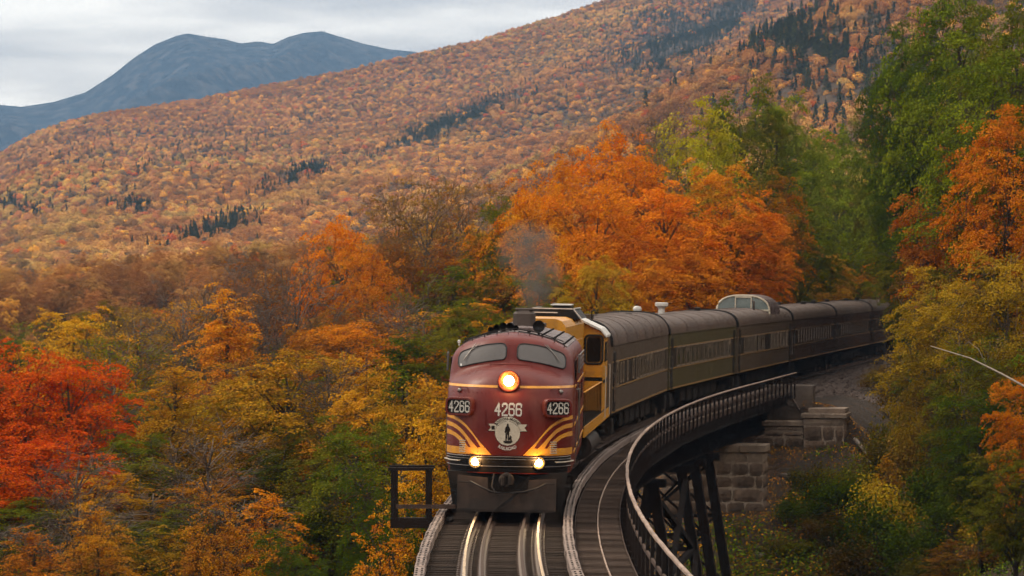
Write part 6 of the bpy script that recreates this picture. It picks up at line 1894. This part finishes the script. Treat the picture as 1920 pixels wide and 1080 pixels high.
# dome: front arch with three panes, side hoops and top
def dome():
    HW, Z0, Z1, Y0, Y1 = 1.38, 3.80, 4.75, 15.2, 21.5
    nA = 12; arch = []
    for k_ in range(nA + 1):
        a = pi * k_ / nA
        arch.append((-HW * (1 if cos(a) > 0 else -1) * abs(cos(a)) ** .8, Z0 + (Z1 - Z0) * sin(a) ** .72))
    mb = MB(); mb.tube([(x, Y0, z) for x, z in arch], .055, 6, cap=False); fr = mb.build('dome_front_frame', M['cream'], c3, smooth=True)
    fr['label'] = 'cream arched front frame of the dome'
    for x in (-.40, .42):
        zt = float(np.interp(x, [p[0] for p in arch], [p[1] for p in arch])); MB().bar((x, Y0 - .02, Z0 + .02), (x, Y0 - .02, zt), .09, .06, up=(1, 0, 0)).build('mullion', M['cream'], fr)
    MB().bar((-HW, Y0 - .03, Z0 + .20), (HW, Y0 - .03, Z0 + .20), .06, .09).build('sill', M['cream'], fr)
    MB().bar((-.4, Y0 - .025, Z1 - .07), (.42, Y0 - .025, Z1 - .07), .06, .10).build('header', M['cream'], fr)
    def pane(xa, xb):
        mb = MB(); n = 10
        for i in range(n + 1):
            x = xa + (xb - xa) * i / n; zt = float(np.interp(x, [p[0] for p in arch], [p[1] for p in arch]))
            mb.v += [(x, Y0 + .012, Z0), (x, Y0 + .012, max(Z0 + .01, zt - .03))]
        mb.f = [(2 * i, 2 * i + 2, 2 * i + 3, 2 * i + 1) for i in range(n)]; mb.m = [0] * n
        mb.build('pane', M['domeglass'], fr)
    pane(-HW + .03, -.44); pane(-.36, .38); pane(.46, HW - .03)
    # roofing and side glass
    mb = MB(); n = len(arch); ny = 10
    def shrink(y): 
        k_ = max(0, (y - (Y1 - 1.6)) / 1.6); return (1 - .25 * k_ * k_), (1 - .9 * k_ ** 1.6)
    for j in range(ny + 1):
        y = Y0 + .03 + (Y1 - Y0 - .03) * j / ny; sx, sz = shrink(y)
        mb.v += [(x * sx, y, Z0 + (z - Z0) * sz) for x, z in arch]
    for j in range(ny):
        for i in range(n - 1):
            top_ = 3 <= i <= n - 5
            mb.f.append((j * n + i, j * n + i + 1, (j + 1) * n + i + 1, (j + 1) * n + i)); mb.m.append(0 if top_ else 1)
    dm = mb.build('dome_shell', [M['roof'], M['dark_glass']], c3, smooth=True, angle=30)
    for j in range(1, ny):
        y = Y0 + (Y1 - Y0) * j / ny; sx, sz = shrink(y)
        MB().tube([(x * sx * 1.005, y, Z0 + (z - Z0) * sz + .01) for x, z in arch], .03, 4, cap=False).build('hoop', M['roof'], dm)
dome()
q = MB(); q.tube([(.85, 12.6, 3.95), (.85, 12.6, 4.45), (.75, 12.6, 4.50)], .05, 8); q.build('roof_pipe', M['soot'], c3, smooth=True)
c4 = coach(3, 'passenger_car', 'darkcoach', 'coachroof', 'dark maroon coach directly behind the dome coach', win='dark', crest=4.12)
c5 = coach(4, 'passenger_car', 'darkcoach', 'coachroof', 'second dark maroon coach behind the dome coach', win='dark', crest=4.12)
c6 = coach(5, 'passenger_car', 'darkcoach', 'coachroof', 'last dark coach, half hidden by the overhanging green branch', win='dark', crest=4.12)
c7 = coach(6, 'passenger_car', 'darkcoach', 'coachroof', 'dark coach glimpsed between the trees at the tail of the train', win='dark', crest=4.12)
for cc, ys in ((c4, (2, 9, 17, 23)), (c5, (3, 12, 22)), (c6, (4, 14)), (c2, (22,)), (c1, (12, 20))):
    for y_ in ys:
        MB().box((.05 + .3 * ((y_ * 7) % 3 - 1), y_, 4.18), (.26, .36, .22), bev=.03).build('roof_vent', M['black'], cc)

# ------------------------------------------------------------------ exhaust smoke
def smoke_mat():
    m = bpy.data.materials.new('exhaust_smoke'); m.use_nodes = True; t = m.node_tree; N = t.nodes; L = t.links.new
    for n in list(N): N.remove(n)
    out = N.new('ShaderNodeOutputMaterial'); v = N.new('ShaderNodeVolumePrincipled')
    tc = N.new('ShaderNodeTexCoord'); no = N.new('ShaderNodeTexNoise'); no.inputs['Scale'].default_value = 2.6; no.inputs['Detail'].default_value = 4; no.inputs['Distortion'].default_value = .6
    L(tc.outputs['Object'], no.inputs['Vector'])
    ln = N.new('ShaderNodeVectorMath'); ln.operation = 'LENGTH'; L(tc.outputs['Object'], ln.inputs[0])
    fo = N.new('ShaderNodeMapRange'); fo.inputs['From Min'].default_value = 1.0; fo.inputs['From Max'].default_value = .25; L(ln.outputs['Value'], fo.inputs['Value'])
    mr = N.new('ShaderNodeMapRange'); mr.inputs['From Min'].default_value = .38; mr.inputs['From Max'].default_value = .72; L(no.outputs['Fac'], mr.inputs['Value'])
    mu = N.new('ShaderNodeMath'); mu.operation = 'MULTIPLY'; L(fo.outputs[0], mu.inputs[0]); L(mr.outputs[0], mu.inputs[1])
    m2 = N.new('ShaderNodeMath'); m2.operation = 'MULTIPLY'; m2.inputs[1].default_value = SMOKE; L(mu.outputs[0], m2.inputs[0])
    L(m2.outputs[0], v.inputs['Density']); v.inputs['Color'].default_value = (.24, .21, .19, 1); v.inputs['Anisotropy'].default_value = .2
    L(v.outputs[0], out.inputs['Volume']); return m
SMOKE = 1.9
smk = smoke_mat()
def puff(x, y, z, rx, ry, rz, label, tilt=0.0):
    mb = MB(); n1, n2 = 16, 10
    for j in range(n2 + 1):
        ph = -pi / 2 + pi * j / n2
        for i in range(n1): mb.v.append((cos(2 * pi * i / n1) * cos(ph), sin(2 * pi * i / n1) * cos(ph), sin(ph)))
    mb.f = [(j * n1 + i, j * n1 + (i + 1) % n1, (j + 1) * n1 + (i + 1) % n1, (j + 1) * n1 + i) for j in range(n2) for i in range(n1)]; mb.m = [0] * len(mb.f)
    o = mb.build('smoke', smk, loc=(x, y, z)); o.scale = (rx, ry, rz); o.rotation_euler = (0, tilt, 0); tag(o, label, kind='stuff'); return o
sp = on_track(7.6, .16, 4.7)
puff(sp.x + .20, sp.y + .9, 5.20, .52, 1.0, .55, 'dark exhaust smoke just over the stack')
puff(sp.x + .34, sp.y + 2.0, 5.65, .75, 1.4, .72, 'exhaust smoke billowing above the stack', -.2)
puff(sp.x + .05, sp.y + 3.4, 6.35, .95, 1.9, .9, 'thinning exhaust smoke drifting up to the left', -.5)

# ------------------------------------------------------------------ the air
hz = bpy.data.materials.new('air'); hz.use_nodes = True
_t = hz.node_tree
for n in list(_t.nodes): _t.nodes.remove(n)
_o = _t.nodes.new('ShaderNodeOutputMaterial'); _v = _t.nodes.new('ShaderNodeVolumePrincipled')
_v.inputs['Color'].default_value = HAZE_COL
_v.inputs['Density'].default_value = HAZE_DENSITY
_t.links.new(_v.outputs[0], _o.inputs['Volume'])
hb = MB().box((0, 5800, 435), (34000, 12600, 1030)).build('haze', hz)
tag(hb, 'thin bluish haze over the valley', kind='stuff')
